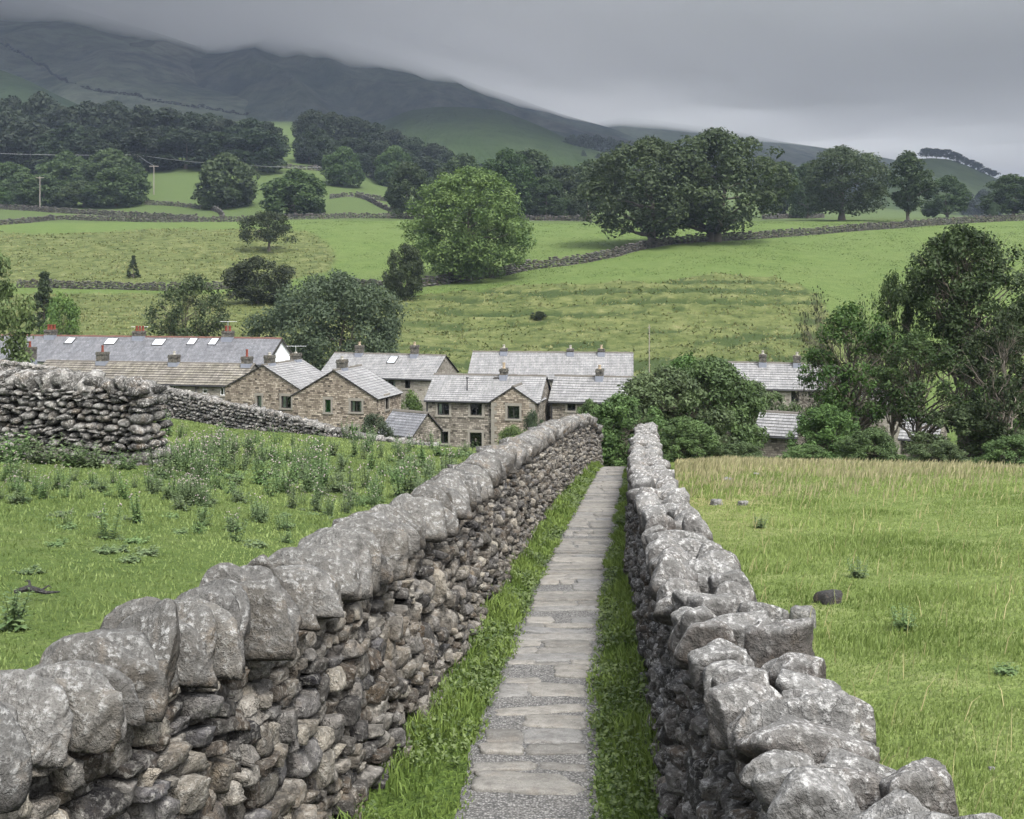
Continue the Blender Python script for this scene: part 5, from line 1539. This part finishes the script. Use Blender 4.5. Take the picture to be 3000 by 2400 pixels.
        while x < x1 - .05:
            l = min(rr.uniform(.4, .5), x1 - x); dz = rr.uniform(-.012, .015)
            pr = [(-.15, -.075), (-.09, .035), (0, .07), (.09, .035), (.15, -.075)]
            for (a, za), (b, zb) in zip(pr[:-1], pr[1:]):
                def pt(o, z, xx):
                    return (xx, s.hw + o, zt + z + dz) if s.front == 'eaves' else (o, xx, zt + z + dz)
                T.poly([pt(a, za, x), pt(a, za, x + l - .012), pt(b, zb, x + l - .012), pt(b, zb, x)])
            T.poly([pt(a, z, x) for a, z in pr]); T.poly([pt(a, z, x + l - .012) for a, z in pr][::-1])
            x += l
        T.build('ridge_tiles', M[s.ridgem], s.roofo)
        if s.front == 'eaves':
            g = MB(); y = s.slope_pt(-1, 0, -s.ov, 0)[1]; z = s.h - s.ov * math.sin(s.pitch)
            g.tube([(x0 + .02, y - .05, z - .03), (x1 - .02, y - .05, z - .03)], [.055, .055], 8)
            g.build('gutter', M['black_iron'], s.roofo)
    def build_window(s, face, h):
        f = s.fmap(face); u, z, w, hh = h['u'], h['z'], h['w'], h['h']
        a, b, c, d = u - w / 2, u + w / 2, z - hh / 2, min(z + hh / 2, s.h - .02)
        def bx(mb, ua, ub, za, zb, d0, d1, mi=0):
            p = [f(ua, za, d0), f(ub, zb, d1)]
            lo = [min(p[0][i], p[1][i]) for i in range(3)]; hi = [max(p[0][i], p[1][i]) for i in range(3)]
            mb.box(lo, hi, mi)
        fr = MB(); t = .055
        bx(fr, a, a + t, c, d, .085, .15); bx(fr, b - t, b, c, d, .085, .15)
        bx(fr, a + t, b - t, c, c + t, .087, .148); bx(fr, a + t, b - t, d - t, d, .087, .148)
        for m in range(1, h['mull'] + 1):
            x = a + (b - a) * m / (h['mull'] + 1); bx(fr, x - .03, x + .03, c + t, d - t, .09, .145)
        if h['trans']:
            zz = c + (d - c) * h['trans']; bx(fr, a + t, b - t, zz - .022, zz + .022, .093, .14)
        wo = fr.build(h['name'], M[h['frame']], s.root)
        if h['label']: wo['label'] = h['label']
        p = MB(); p.poly([f(a + t, c + t, .12), f(b - t, c + t, .12), f(b - t, d - t, .12), f(a + t, d - t, .12)])
        p.build('pane', M['glass'], wo)
        if h['surround']:
            g = MB(); e = .15
            bx(g, a - e, a, c - .0, d, -.018, .08); bx(g, b, b + e, c - .0, d, -.018, .08)
            bx(g, a - e - .03, b + e + .03, d, min(d + .20, s.h + .3), -.022, .08)
            g.build('surround', M[h['surround']], wo)
        if h['sill']:
            g = MB(); bx(g, a - .19, b + .19, c - .13, c, -.06, .16); g.build('sill', M[h['surround'] or 'quoin'], wo)
        if h['curtain']:
            m = M['curtain']
            if h['curtain'] == 'sides': sp = [(a + t, a + t + w * .2), (b - t - w * .2, b - t)]
            elif h['curtain'] == 'left': sp = [(a + t, a + t + w * .26)]
            elif h['curtain'] == 'blind': sp = [(a + t, b - t)]; m = M['blind_green']
            else: sp = [(a + t, b - t)]
            for x0, x1 in sp:
                g = MB(); n = max(2, int((x1 - x0) / .05))
                for k in range(n):
                    p0, p1 = x0 + (x1 - x0) * k / n, x0 + (x1 - x0) * (k + 1) / n
                    d0, d1 = .20 + .03 * (k % 2), .20 + .03 * ((k + 1) % 2)
                    g.poly([f(p0, c, d0), f(p1, c, d1), f(p1, d, d1), f(p0, d, d0)])
                g.build('curtain', m, wo)
    def chimney(s, px, top, wpx, dm=.55, pots=(('pot_red', 1, .4),), y=None, flash=True, label=None, mat='chimney', pw=.12, base=.75):
        """stack astride the ridge; px, top (survey row of the stack's cap), wpx its width"""
        yl = (s.hw - .28 if s.front == 'eaves' else 0) if y is None else y
        # ridge line in plan
        if s.front == 'eaves':
            a = s.o[:2] + s.ey * yl
            r = np.array([(px - CX) / F, 1.]); d = (a @ s.ey) / (r @ s.ey)
            xl = (r * d - a) @ s.ex; cx, cy = xl, yl
        else:
            d = s.o[1] + (y or 1.0); cx, cy = 0, (y or 1.0)
        zt = (HY - top) / F * d - s.o[2]; w = wpx / F * d / 2 * .86; dd = dm / 2 * 1.2
        zb = s.h + s.rise - base
        if zt < s.h + s.rise + .4: zt = s.h + s.rise + .4
        m = MB()
        hx, hy = (w, dd) if s.front == 'eaves' else (w, dd)
        m.box((cx - hx, cy - hy, zb), (cx + hx, cy + hy, zt - .22))
        m.box((cx - hx - .045, cy - hy - .045, zt - .22), (cx + hx + .045, cy + hy + .045, zt - .13))
        m.box((cx - hx - .02, cy - hy - .02, zt - .13), (cx + hx + .02, cy + hy + .02, zt))
        c = m.build('chimney', M[mat], s.root)
        if label: c['label'] = label
        if flash:
            g = MB(); e = .025
            g.box((cx - hx - e, cy - hy - e, zb - .0), (cx + hx + e, cy + hy + e, s.h + s.rise + .10)); g.build('flashing', M['lead'], c)
        tot = sum(p[1] for p in pots); k = 0
        for mt, n, ph in pots:
            for _ in range(n):
                x = cx + (hx * 1.5) * ((k + .5) / tot - .5) * (1 if tot > 1 else 0)
                yy = cy + (dd * .45 * (-1 if k % 2 else 1) if tot > 3 else 0)
                q = MB(); r = pw
                q.lathe([(r * 1.05, zt), (r * 1.1, zt + .05), (r * .85, zt + .08), (r * .78, zt + ph - .09), (r * 1.0, zt + ph - .07), (r * 1.0, zt + ph), (r * .7, zt + ph), (r * .68, zt + ph - .15)], (x, yy, 0), 10)
                q.build('chimney_pot', M[mt], c, smooth=False); k += 1
        return c, (cx, cy, zt)
    def skylight(s, px, py, w, h):
        """roof light lying on the front slope"""
        r = np.array([(px - CX) / F, 1., (HY - py) / F])
        c, sn = math.cos(s.pitch), math.sin(s.pitch)
        n = np.array([*(s.ey * -sn), c]); p0 = s.o + np.array([0, 0, s.h])
        d = (p0 @ n) / (r @ n); l = s.local(r * d); x = l[0]; q = l[1] / c
        b = MB(); g = MB(); e = .06
        def fr(a0, a1, b0, b1, lift, mb):
            lo = [s.slope_pt(-1, x + a, q + bb, .03) for a in (a0, a1) for bb in (b0, b1)]
            hi = [s.slope_pt(-1, x + a, q + bb, lift) for a in (a0, a1) for bb in (b0, b1)]
            mb.poly([hi[0], hi[2], hi[3], hi[1]])
            for i, j in ((0, 2), (2, 3), (3, 1), (1, 0)): mb.poly([lo[i], lo[j], hi[j], hi[i]])
        w2, h2 = w / 2, h / 2
        fr(-w2 - e, -w2, -h2 - e, h2 + e, .13, b); fr(w2, w2 + e, -h2 - e, h2 + e, .13, b)
        fr(-w2, w2, -h2 - e, -h2, .13, b); fr(-w2, w2, h2, h2 + e, .13, b)
        o = b.build('skylight', M['frame_dark'], s.roofo)
        P4 = [s.slope_pt(-1, x + a, q + bb, .115) for a, bb in ((-w2, -h2), (w2, -h2), (w2, h2), (-w2, h2))]
        g.poly(P4); gl = g.build('skylight_pane', M['skylight_glass'], s.roofo)
    def downpipe(s, px):
        u, _, _ = s.hit(px, 800); m = MB()
        m.tube([(u, -.22, s.h - .12), (u, -.09, s.h - .4), (u, -.09, -.5)], [.05, .05, .05], 7)
        m.build('downpipe', M['black_iron'], s.root)
    def quoins(s, us, mat='quoin'):
        for u in us:
            m = MB(); z = -.8; k = 0
            while z < s.h - .3:
                hh = .28; w = .42 if k % 2 else .24
                a, b = (u, u + w) if u < 0 else (u - w, u)
                m.box((a, -.015, z), (b, .05, z + hh - .012)); z += hh; k += 1
            m.build('quoins', M[mat], s.root)


def aerial(house, cpos, label, h=.9, n=7, turn=.3):
    """TV aerial strapped to a chimney"""
    o = empty('tv_aerial', tuple(house.o + np.array([*(house.ex * cpos[0] + house.ey * cpos[1]), cpos[2] - .5])), turn); tag(o, label, 'aerial', 'television aerials on the chimneys')
    m = MB(); m.tube([(0, 0, 0), (0, 0, h + .5)], [.02, .018], 6); m.build('mast', M['alloy'], o)
    b = MB(); b.tube([(-.75, 0, h + .45), (.85, 0, h + .45)], [.014, .014], 5)
    for k in range(n):
        x = -.7 + 1.5 * k / (n - 1); l = .34 - .02 * k
        b.tube([(x, -l, h + .45), (x, l, h + .45)], [.008, .008], 4)
    b.build('boom', M['alloy'], o)


def build_houses():
    g = 'stone houses of the hamlet'
    # 1 long slate terrace at the back left, white gable at its right end
    H = House('terrace_house', 'long blue grey slate roofed terrace with white gable end and red pots', g, (-90, 111.5), (560, 766, 106), 7.4, 2.1, 4.6, 'render_white', 'slate', course=.22, lip=.016, ridge='ridge_red', ov=.25)
    H.build()
    red = lambda n: (('pot_red', n, .48),)
    tops = [(107, 694, 25, 5, 'chimney with a row of red pots at the left of the slate terrace'), (293, 697, 27, 5, 'middle chimney with clustered red pots'), (480, 697, 25, 4, 'right chimney with fewer red pots')]
    cs = [H.chimney(px, tp, w, .62, red(n), label=l, base=.95, pw=.13) for px, tp, w, n, l in tops]
    for px, py, w, h in ((148, 719, .75, .95), (234, 720.5, 1.05, 1.0), (335, 722, 1.1, 1.0), (405, 720.5, .72, 1.05), (450, 721, .72, 1.05)): H.skylight(px, py, w, h)
    m = MB()
    for q0, side in ((-.3, -1), (-.3, 1)):
        S = H.hw / math.cos(H.pitch)
        pts = [H.slope_pt(side, H.L / 2 + .16, q0, -.02), H.slope_pt(side, H.L / 2 + .16, S, -.02), H.slope_pt(side, H.L / 2 + .16, S, -.24), H.slope_pt(side, H.L / 2 + .16, q0, -.24)]
        p2 = [(x - .04, y, z) for x, y, z in pts]
        m.poly(pts); m.poly(p2[::-1])
        for i in range(4): m.poly([pts[i], pts[(i + 1) % 4], p2[(i + 1) % 4], p2[i]])
    m.build('bargeboard', M['frame_dark'], H.root)
    aerial(H, cs[1][1], 'thin aerial on the middle red potted chimney', .45, 6, .2)
    aerial(H, cs[2][1], 'tall aerial on the right red potted chimney of the slate terrace', .95, 8, .1)
    # 2 stone flag roofed terrace in front of it
    H = House('terrace_house', 'terrace with striped stone flag roof in front of the slate terrace', g, (60, 95.5), (505, 811, 92), 5.6, 1.42, 4.4, 'masonry_pale', 'flagroof', course=.36, lip=.05, ov=.2)
    H.window(431, 823, 11, 12, 'white_paint', 0, None, None, sill=True, trans=.65)
    H.window(470, 824.5, 15, 17, 'white_paint', 1, None, None, sill=True)
    H.window(366, 817, 8, 8, 'white_paint', 0, None, None, sill=False)
    H.build()
    for px, tp, w, pt, l in ((63, 731, 24, ('pot_red', 1, .5), 'chimney with one red pot at the left of the flag roof'), (216, 741, 24, ('pot_red', 1, .55), 'second chimney with one tall red pot'), (367, 747, 22, ('pot_grey', 1, .3), 'third chimney with a stubby grey pot'), (520, 751, 22, ('pot_red', 1, .6), 'right chimney with a tall red pot')):
        H.chimney(px, tp, w, .6, (pt,), label=l, base=.5)
    H.downpipe(414)
    # 3 left gabled cottage
    H = House('cottage', 'left of the two gabled stone cottages, with pale slate roof and white curtained window', g, (474, 88.0), (636, 823, 85.5), 5.4, 1.8, 4.7, 'masonry', 'slate_pale', 'gable', course=.28, lip=.018, ov=.16, ovx=.1)
    H.window(545.5, 846, 12, 25, mull=0, curtain='full')
    H.window(602.5, 847, 24, 25, mull=1, curtain='left')
    H.build(); H.chimney(578, 748, 18, .6, (('pot_grey', 1, .22),), y=.9, base=.6)
    c = H.chimney(633, 743, 19, .6, (('pot_grey', 1, .1),), y=4.6, base=.6)
    aerial(H, c[1], 'aerial beside the rear chimney of the left gabled cottage', .6, 7, 0)
    # 4 right gabled cottage
    H = House('cottage', 'right of the two gabled stone cottages, with green blind in its narrow window', g, (616, 82.8), (793, 840, 80.8), 4.4, 1.9, 5.0, 'masonry', 'slate_pale', 'gable', course=.28, lip=.018, ov=.16, ovx=.1)
    H.window(690.5, 855, 13, 27, 'frame_green', 0, 'blind')
    H.window(749.7, 856, 25, 23, mull=1, curtain='sides', trans=0)
    H.window(690, 905, 12, 12, mull=0, curtain='full')
    H.window(744, 909, 20, 20, mull=1)
    H.window(815, 847, 9, 22, 'frame_dark', 0, 'full', face='right', w=.55, h=1.0)
    H.build(); H.chimney(717, 757, 19, .62, (('pot_grey', 1, .25),), y=1.3, base=.6)
    # lean-to shed
    H = House('shed', 'small slate roofed stone shed beside the right gabled cottage', None, (800, 74.5), (868, 917, 73.0), 3.0, 1.25, 2.4, 'masonry_dim', 'slate', course=.24, lip=.018, cat='shed', ov=.15)
    H.build()
    # 5 rear row with pale roof
    H = House('cottage_row', 'long pale slate roofed row behind the gabled cottages with one skylight', g, (672, 103.0), (909, 797.5, 100), 7.0, 1.75, 5.0, 'masonry_pale', 'slate_pale', course=.27, lip=.018, ov=.22)
    H.window(822, 811, 22, 21, mull=1, curtain='sides', surround=None); H.window(858, 809.5, 12, 17, mull=0, surround=None)
    H.build(); H.skylight(826.6, 759.5, .72, 1.05)
    H.chimney(757, 727, 16, .6, (('pot_buff', 1, .3),), base=.8); H.chimney(873, 727, 16, .6, (('pot_buff', 1, .3),), base=.8)
    # 6 middle house with gabled wing
    H = House('house', 'middle stone house with gabled wing, satellite dish and a vent pipe on its pale roof', g, (897, 81.5), (1135, 846, 80), 5.6, 1.5, 4.9, 'masonry_dim', 'slate_pale', course=.27, lip=.018, ov=.2)
    for px, py, w, h, m_, c in ((933.6, 861.5, 25, 25, 1, 'left'), (1002.4, 862.5, 25, 25, 1, None), (932, 921, 24, 25, 1, 'left'), (1001.7, 928, 26, 34, 0, None)):
        H.window(px, py, w, h, 'frame_dark', m_, c)
    H.build(); cc = H.chimney(1061, 776, 16.5, .62, (('pot_buff', 1, .42),), base=.75); H.downpipe(900); H.quoins([-H.L / 2 + .0])
    m = MB(); u, _, _ = H.hit(977, 820); q = H.slope_pt(-1, u, 1.15, .05)
    m.tube([q, (q[0], q[1], q[2] + .85)], [.05, .045], 7); m.tube([(q[0], q[1], q[2] + .84), (q[0], q[1], q[2] + .94)], [.1, .1], 8)
    m.build('vent_pipe', M['black_iron'], H.root)
    mid = H
    # its wing stands just proud of the front
    W = House('wing', 'gabled wing', None, (1034, 80.35), (1127, 848.5, 79.55), 3.0, 1.05, 4.85, 'masonry', 'slate_pale', 'gable', course=.27, lip=.018, ov=.14, ovx=.08)
    W.window(1081, 868.6, 26, 27, 'frame_dark', 1, None)
    W.build(); W.quoins([-W.L / 2 + .0, W.L / 2 - .0])
    # the wing belongs to the middle house: hand its pieces over as parts
    bpy.context.view_layer.update()
    for ch in list(W.root.children):
        mw = ch.matrix_world.copy(); ch.parent = mid.root; ch.matrix_parent_inverse = Matrix(); ch.matrix_local = mid.root.matrix_world.inverted() @ mw
    bpy.data.objects.remove(W.root)
    # dish
    o = empty('satellite_dish', tuple(mid.o + np.array([*(mid.ex * (cc[1][0] - .55) + mid.ey * (cc[1][1] - .1)), cc[1][2] - .95]))); tag(o, 'dark satellite dish beside the chimney of the middle house', 'dish')
    b = MB(); R = .34
    for i in range(4):
        r0, r1 = R * i / 4, R * (i + 1) / 4
        for k in range(14):
            a, c = 2 * math.pi * k / 14, 2 * math.pi * (k + 1) / 14
            def q(r, t): return (r * math.cos(t), -.12 + .9 * r * r - .25 * r * math.sin(t), r * math.sin(t))
            b.poly([q(r0, a), q(r1, a), q(r1, c), q(r0, c)])
    b.build('reflector', M['frame_dark'], o); b = MB(); b.tube([(0, -.12, 0), (0, -.42, -.08)], [.015, .015], 5); b.tube([(.3, .05, -.1), (0, -.1, 0)], [.02, .02], 5); b.build('arm', M['alloy'], o)
    # 7 long rear row
    H = House('cottage_row', 'long slate roofed row at the back right with three chimneys on its ridge', g, (986, 99.5), (1331, 798.5, 98), 7.2, 1.95, 5.0, 'masonry_pale', 'slate_pale', course=.26, lip=.018, ov=.2)
    H.window(1292, 806, 10, 9, mull=0, surround=None)
    H.build()
    for px in (1061, 1201, 1266): H.chimney(px, 736 if px < 1250 else 737, 16, .6, ((('pot_buff', 1, .34),) if px > 1250 else (('pot_grey', 1, .3),)), base=.9)
    # 8 front right house
    H = House('house', 'stone house with coarse banded roof, right of the middle house behind the left path wall', g, (1158, 82.6), (1330, 847.5, 81.4), 5.6, 1.5, 4.9, 'masonry_dim', 'slate_pale', course=.34, lip=.03, ov=.2)
    H.window(1203, 858, 17, 14, mull=1); H.build(); H.chimney(1262.5, 777, 17, .62, (('pot_buff', 1, .3),), base=.75); H.downpipe(1162)
    # 9 right house behind the thicket
    H = House('house', 'long stone house half hidden behind the thicket with two chimneys on its banded roof', g, (1530, 93), (1768, 821, 91), 6.2, 1.75, 4.9, 'masonry_pale', 'slate_pale', course=.33, lip=.03, ov=.2)
    H.window(1674, 836, 16, 22, mull=1); H.window(1707, 831, 10, 14, mull=0); H.build()
    for px in (1606, 1678): H.chimney(px, 746 if px < 1650 else 749, 17, .6, (('pot_grey', 1, .3),), base=.8)
    H = House('house', 'low slate roofed house seen through the tall trees at the right', g, (1800, 88), (1910, 853, 86.5), 5.0, 1.2, 4.2, 'masonry_pale', 'slate_pale', course=.33, lip=.03)
    H.build()
    H = House('outhouse', 'small stone roof showing over the bushes left of the slender crooked tree', g, (1590, 67), (1676, 918, 66), 3.6, 1.05, 2.3, 'masonry_dim', 'slate_pale', course=.3, lip=.03, cat='outhouse'); H.build()
    H = House('outhouse', 'small stone roof low among the bushes below the tall trees', g, (1896, 67.5), (1972, 926, 66.5), 3.8, 1.1, 2.3, 'masonry_dim', 'slate_pale', course=.3, lip=.03, cat='outhouse'); H.build()
    # shed at the bottom of the path
    H = House('shed', 'low dim stone shed with dark doorway at the bottom of the flagged path', None, (1262, 50.4), (1396, 972, 49.6), 4, .78, 1.5, 'masonry_dim', 'slate', 'gable', course=.28, cat='shed', ov=.12)
    H.window(1319.7, 979, 22, 34, 'frame_dark', 0, None, None, sill=False, name='doorway'); H.build()


# ------------------------------------------------------------------ poles and wires
def build_poles():
    g = 'utility poles in the valley'
    tops = {}
    for px, top, base, arm, d, lab in ((324, 348, 407, 20, 452, 'pale utility pole with a short crossarm beside the left clump'), (459, 390, 447, 17, 409, 'pale utility pole in front of the lone rounded tree'), (290, 325, 372, 14, 500, 'utility pole carrying the wire at the edge of the left wood'), (84, 372, 436, 16, 425, 'thin utility pole against the bushes of the left clump'), (1367, 684, 790, 6, 116, 'thin dark pole standing on the terraced bank behind the rear slate row')):
        x = (px - CX) / F * d; z0 = float(zg(x, d)); zt = (HY - top) / F * d
        o = empty('utility_pole', (x, d, z0)); tag(o, lab, 'pole', g); h = zt - z0
        m = MB(); r_ = .2 if d > 200 else .06; m.tube([(0, 0, -.3), (0, 0, h)], [r_, r_ * .75], 8); m.build('post', M['wood_grey'], o, smooth=True)
        a = arm / F * d / 2; m = MB(); m.box((-a, -r_ / 2, h - .55 if d > 200 else h - .3), (a, r_ / 2, h - .3 if d > 200 else h - .24)); m.build('crossarm', M['wood_grey'], o)
        tops[px] = (x, d, zt - .2)
    # wires
    def wire(pts, sag, lab, r=.045):
        m = MB()
        for a, b in zip(pts[:-1], pts[1:]):
            a, b = np.array(a), np.array(b)
            L = [a + (b - a) * t - np.array([0, 0, sag * 4 * t * (1 - t)]) for t in np.linspace(0, 1, 9)]
            m.tube(L, [r] * 9, 4, cap=False)
        tag(m.build('overhead_wire', M['wire']), lab, 'wire', 'wires in the left fields')
    q = lambda px, py, d: tuple(P(px, py, d))
    wire([q(-60, 321, 470), tops[290], q(470, 345, 470), q(700, 352, 520)], .6, 'long thin wire crossing in front of the left wood')
    wire([tops[290], tops[324]], .3, 'short wire between the two poles beside the left clump')
# ================================================================== SKY, AIR, LIGHT, CAMERA
SUN_EL, SUN_AZ = rad(56), rad(150)      # azimuth clockwise from straight ahead (north = +y)


def build_world():
    w = bpy.data.worlds.new('World'); SC.world = w; w.use_nodes = True
    t = w.node_tree; t.nodes.clear()
    N = lambda ty, **k: t.nodes.new(ty)
    out = N('ShaderNodeOutputWorld'); bg = N('ShaderNodeBackground')
    sky = N('ShaderNodeTexSky'); sky.sky_type = 'NISHITA'; sky.sun_disc = False
    sky.sun_elevation = SUN_EL; sky.sun_rotation = SUN_AZ; sky.air_density = 1.2; sky.dust_density = 4.0; sky.ozone_density = 1
    hs = N('ShaderNodeHueSaturation'); hs.inputs['Saturation'].default_value = .22
    t.links.new(sky.outputs[0], hs.inputs['Color'])
    # overcast: cloud sheet, three times brighter overhead than low down
    tc = N('ShaderNodeTexCoord'); sep = N('ShaderNodeSeparateXYZ'); t.links.new(tc.outputs['Generated'], sep.inputs[0])
    mp = N('ShaderNodeMapRange'); mp.inputs['From Min'].default_value = .02; mp.inputs['From Max'].default_value = .75
    mp.inputs['To Min'].default_value = OVER_LO; mp.inputs['To Max'].default_value = OVER_HI
    t.links.new(sep.outputs[2], mp.inputs['Value'])
    mul = N('ShaderNodeMix'); mul.data_type = 'RGBA'; mul.blend_type = 'MULTIPLY'; mul.inputs[0].default_value = 1
    t.links.new(hs.outputs[0], mul.inputs[6]); t.links.new(mp.outputs[0], mul.inputs[7])
    t.links.new(mul.outputs[2], bg.inputs[0]); bg.inputs[1].default_value = SKY_STR
    t.links.new(bg.outputs[0], out.inputs[0])
    l = bpy.data.lights.new('sun', 'SUN'); l.energy = SUN_STR; l.angle = rad(11); l.color = (1, .96, .9)
    o = bpy.data.objects.new('sun', l); COL.objects.link(o)
    s = Vector((math.sin(SUN_AZ) * math.cos(SUN_EL), math.cos(SUN_AZ) * math.cos(SUN_EL), math.sin(SUN_EL)))
    o.rotation_euler = s.to_track_quat('Z', 'Y').to_euler(); o.location = (30, -40, 60)


def volume_mat(name, color, density, absorb=(0, 0, 0), aniso=0.):
    m = bpy.data.materials.new(name); m.use_nodes = True; t = m.node_tree; t.nodes.clear()
    out = t.nodes.new('ShaderNodeOutputMaterial'); v = t.nodes.new('ShaderNodeVolumePrincipled')
    v.inputs['Color'].default_value = (*color, 1); v.inputs['Density'].default_value = density; v.inputs['Anisotropy'].default_value = aniso
    v.inputs['Absorption Color'].default_value = (*absorb, 1)
    t.links.new(v.outputs[0], out.inputs['Volume']); return m


def build_air():
    b = MB(); b.box((-4200, -60, -24), (4200, 4300, 760))
    o = b.build('haze', volume_mat('haze_air', HAZE_COL, HAZE_DEN)); tag(o, 'pale grey damp air filling the valley', 'haze', kind='stuff')
    # low cloud sitting on the fell tops: flat-bellied bank with a wavy base
    xs = np.linspace(-3400, 3400, 150); ys = np.linspace(640, 4200, 90)  # near edge runs unseen towards the eye, extended to shade the hills
    X, Y = np.meshgrid(xs, ys, indexing='ij')
    zb = 345 - 45 * np.tanh((X + 60) / 250) + 20 * fbm(X * .004, Y * .003, 201, 5) + 60 * (1 - sstep(640, 1100, Y))
    zt = zb + (400 - 150 * sstep(1300, 2900, Y) + 170 * (1 - sstep(-900, 500, X)) + 130 * fbm(X * .0011, Y * .0032, 211, 4)) * sstep(640, 1150, Y) * sstep(0, 300, 4200 - Y) * sstep(0, 400, 3400 - np.abs(X)) + 6
    n, m = X.shape; i = np.arange(n * m).reshape(n, m)
    V = np.concatenate([np.stack([X, Y, zb], -1).reshape(-1, 3), np.stack([X, Y, zt], -1).reshape(-1, 3)]); o2 = n * m
    q = lambda a: np.stack([a[:-1, :-1], a[:-1, 1:], a[1:, 1:], a[1:, :-1]], -1).reshape(-1, 4)
    fs = [q(i), q(i)[:, ::-1] + o2]
    for e in (i[0], i[-1][::-1], i[:, -1], i[:, 0][::-1]):
        fs.append(np.stack([e[:-1], e[1:], e[1:] + o2, e[:-1] + o2], 1))
    me = np_mesh('low_cloud', V, fs, [volume_mat('cloud_mist', CLOUD_COL, CLOUD_DEN, aniso=.0)])
    bm = bmesh.new(); bm.from_mesh(me); bmesh.ops.recalc_face_normals(bm, faces=bm.faces); bm.to_mesh(me); bm.free()
    o = link('low_cloud', me); tag(o, 'grey cloud base hiding the tops of the fells', 'cloud', kind='stuff')


def build_hills():
    HILLS['fell'] = build_hill('fell', [(-900, -150), (-300, -105), (0, -22), (130, 10), (250, 46), (340, 72), (430, 103), (480, 130), (540, 164), (590, 198), (625, 232), (645, 262), (665, 300)], 2150, 1010, [(-900, 300), (0, 262), (350, 280), (665, 330)], M['fell'], 1.1, .085, 3)
    build_hill('fell', [(250, 20), (430, 50), (560, 66), (700, 84), (800, 108), (900, 138), (960, 160), (1020, 185), (1080, 204), (1140, 226), (1200, 246), (1280, 268), (1360, 290), (1450, 320), (1560, 350)], 2600, 1000, [(250, 330), (1000, 330), (1560, 380)], M['fell_dark'], 1.05, .08, 8)
    HILLS['green'] = build_hill('green_hill', [(690, 330), (740, 294), (800, 258), (860, 233), (920, 225), (985, 226), (1050, 232), (1100, 250), (1150, 271), (1200, 294), (1260, 317), (1300, 334), (1340, 350)], 1500, 820, [(690, 345), (1000, 345), (1340, 356)], M['green_hill'], .8, .03, 5)
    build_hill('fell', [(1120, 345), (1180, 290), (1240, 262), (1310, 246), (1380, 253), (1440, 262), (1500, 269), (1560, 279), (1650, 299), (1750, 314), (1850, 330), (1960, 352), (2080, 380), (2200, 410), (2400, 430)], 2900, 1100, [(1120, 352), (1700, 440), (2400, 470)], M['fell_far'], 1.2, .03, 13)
    build_hill('green_slope', [(-600, 60), (-200, 110), (0, 146), (60, 170), (120, 200), (160, 218), (210, 244), (300, 272), (420, 300)], 1050, 700, [(-600, 300), (0, 300), (420, 330)], M['slope'], 1., .02, 17)
    HILLS['knoll'] = build_hill('knoll', [(1820, 366), (1860, 350), (1910, 338), (1960, 333), (2000, 336), (2040, 350), (2080, 368), (2120, 386), (2180, 408), (2240, 430)], 1500, 950, [(1820, 440), (2240, 462)], M['knoll'], .9, .015, 23)
    rng = np.random.default_rng(41)
    far_wall([(0, 96), (60, 130), (127, 170), (180, 190), (233, 200), (330, 216), (433, 233), (500, 243), (567, 250), (620, 262)], 2.4, 'dark intake wall slanting across the misty fell', 'walls on the fell', rng, M['wall_fell'], 2.2, 3.2, hillgrid=HILLS['fell'])


def build_camera():
    cam = bpy.data.cameras.new('camera'); cam.sensor_fit = 'HORIZONTAL'; cam.sensor_width = 36
    cam.lens = 36 * F / 2156; cam.shift_y = -(862.5 - HY) / 2156
    cam.clip_start = .1; cam.clip_end = 12000
    o = bpy.data.objects.new('camera', cam); COL.objects.link(o)
    o.rotation_euler = (rad(90), 0, 0); SC.camera = o


SKY_STR, OVER_LO, OVER_HI, SUN_STR = .15, .4, 1.75, 2.0
HAZE_COL, HAZE_DEN = (.46, .55, .74), .0001
CLOUD_COL, CLOUD_DEN = (.945, .955, .975), .0065
SC.view_settings.view_transform = 'Standard'; SC.view_settings.look = 'None'
SC.view_settings.exposure = 1.25; SC.view_settings.gamma = 1; SC.view_settings.use_curve_mapping = False
SC.render.engine = 'CYCLES'
SC.cycles.volume_bounces = 3; SC.cycles.max_bounces = 8; SC.cycles.diffuse_bounces = 2; SC.cycles.transparent_max_bounces = 12
SC.cycles.use_denoising = True

build_materials()
build_world()
build_hills()
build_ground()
build_path()
build_lane_walls()
build_field_walls()
build_houses()
tree_protos()
build_trees()
build_plants()
build_poles()
build_grass()
build_air()
build_camera()
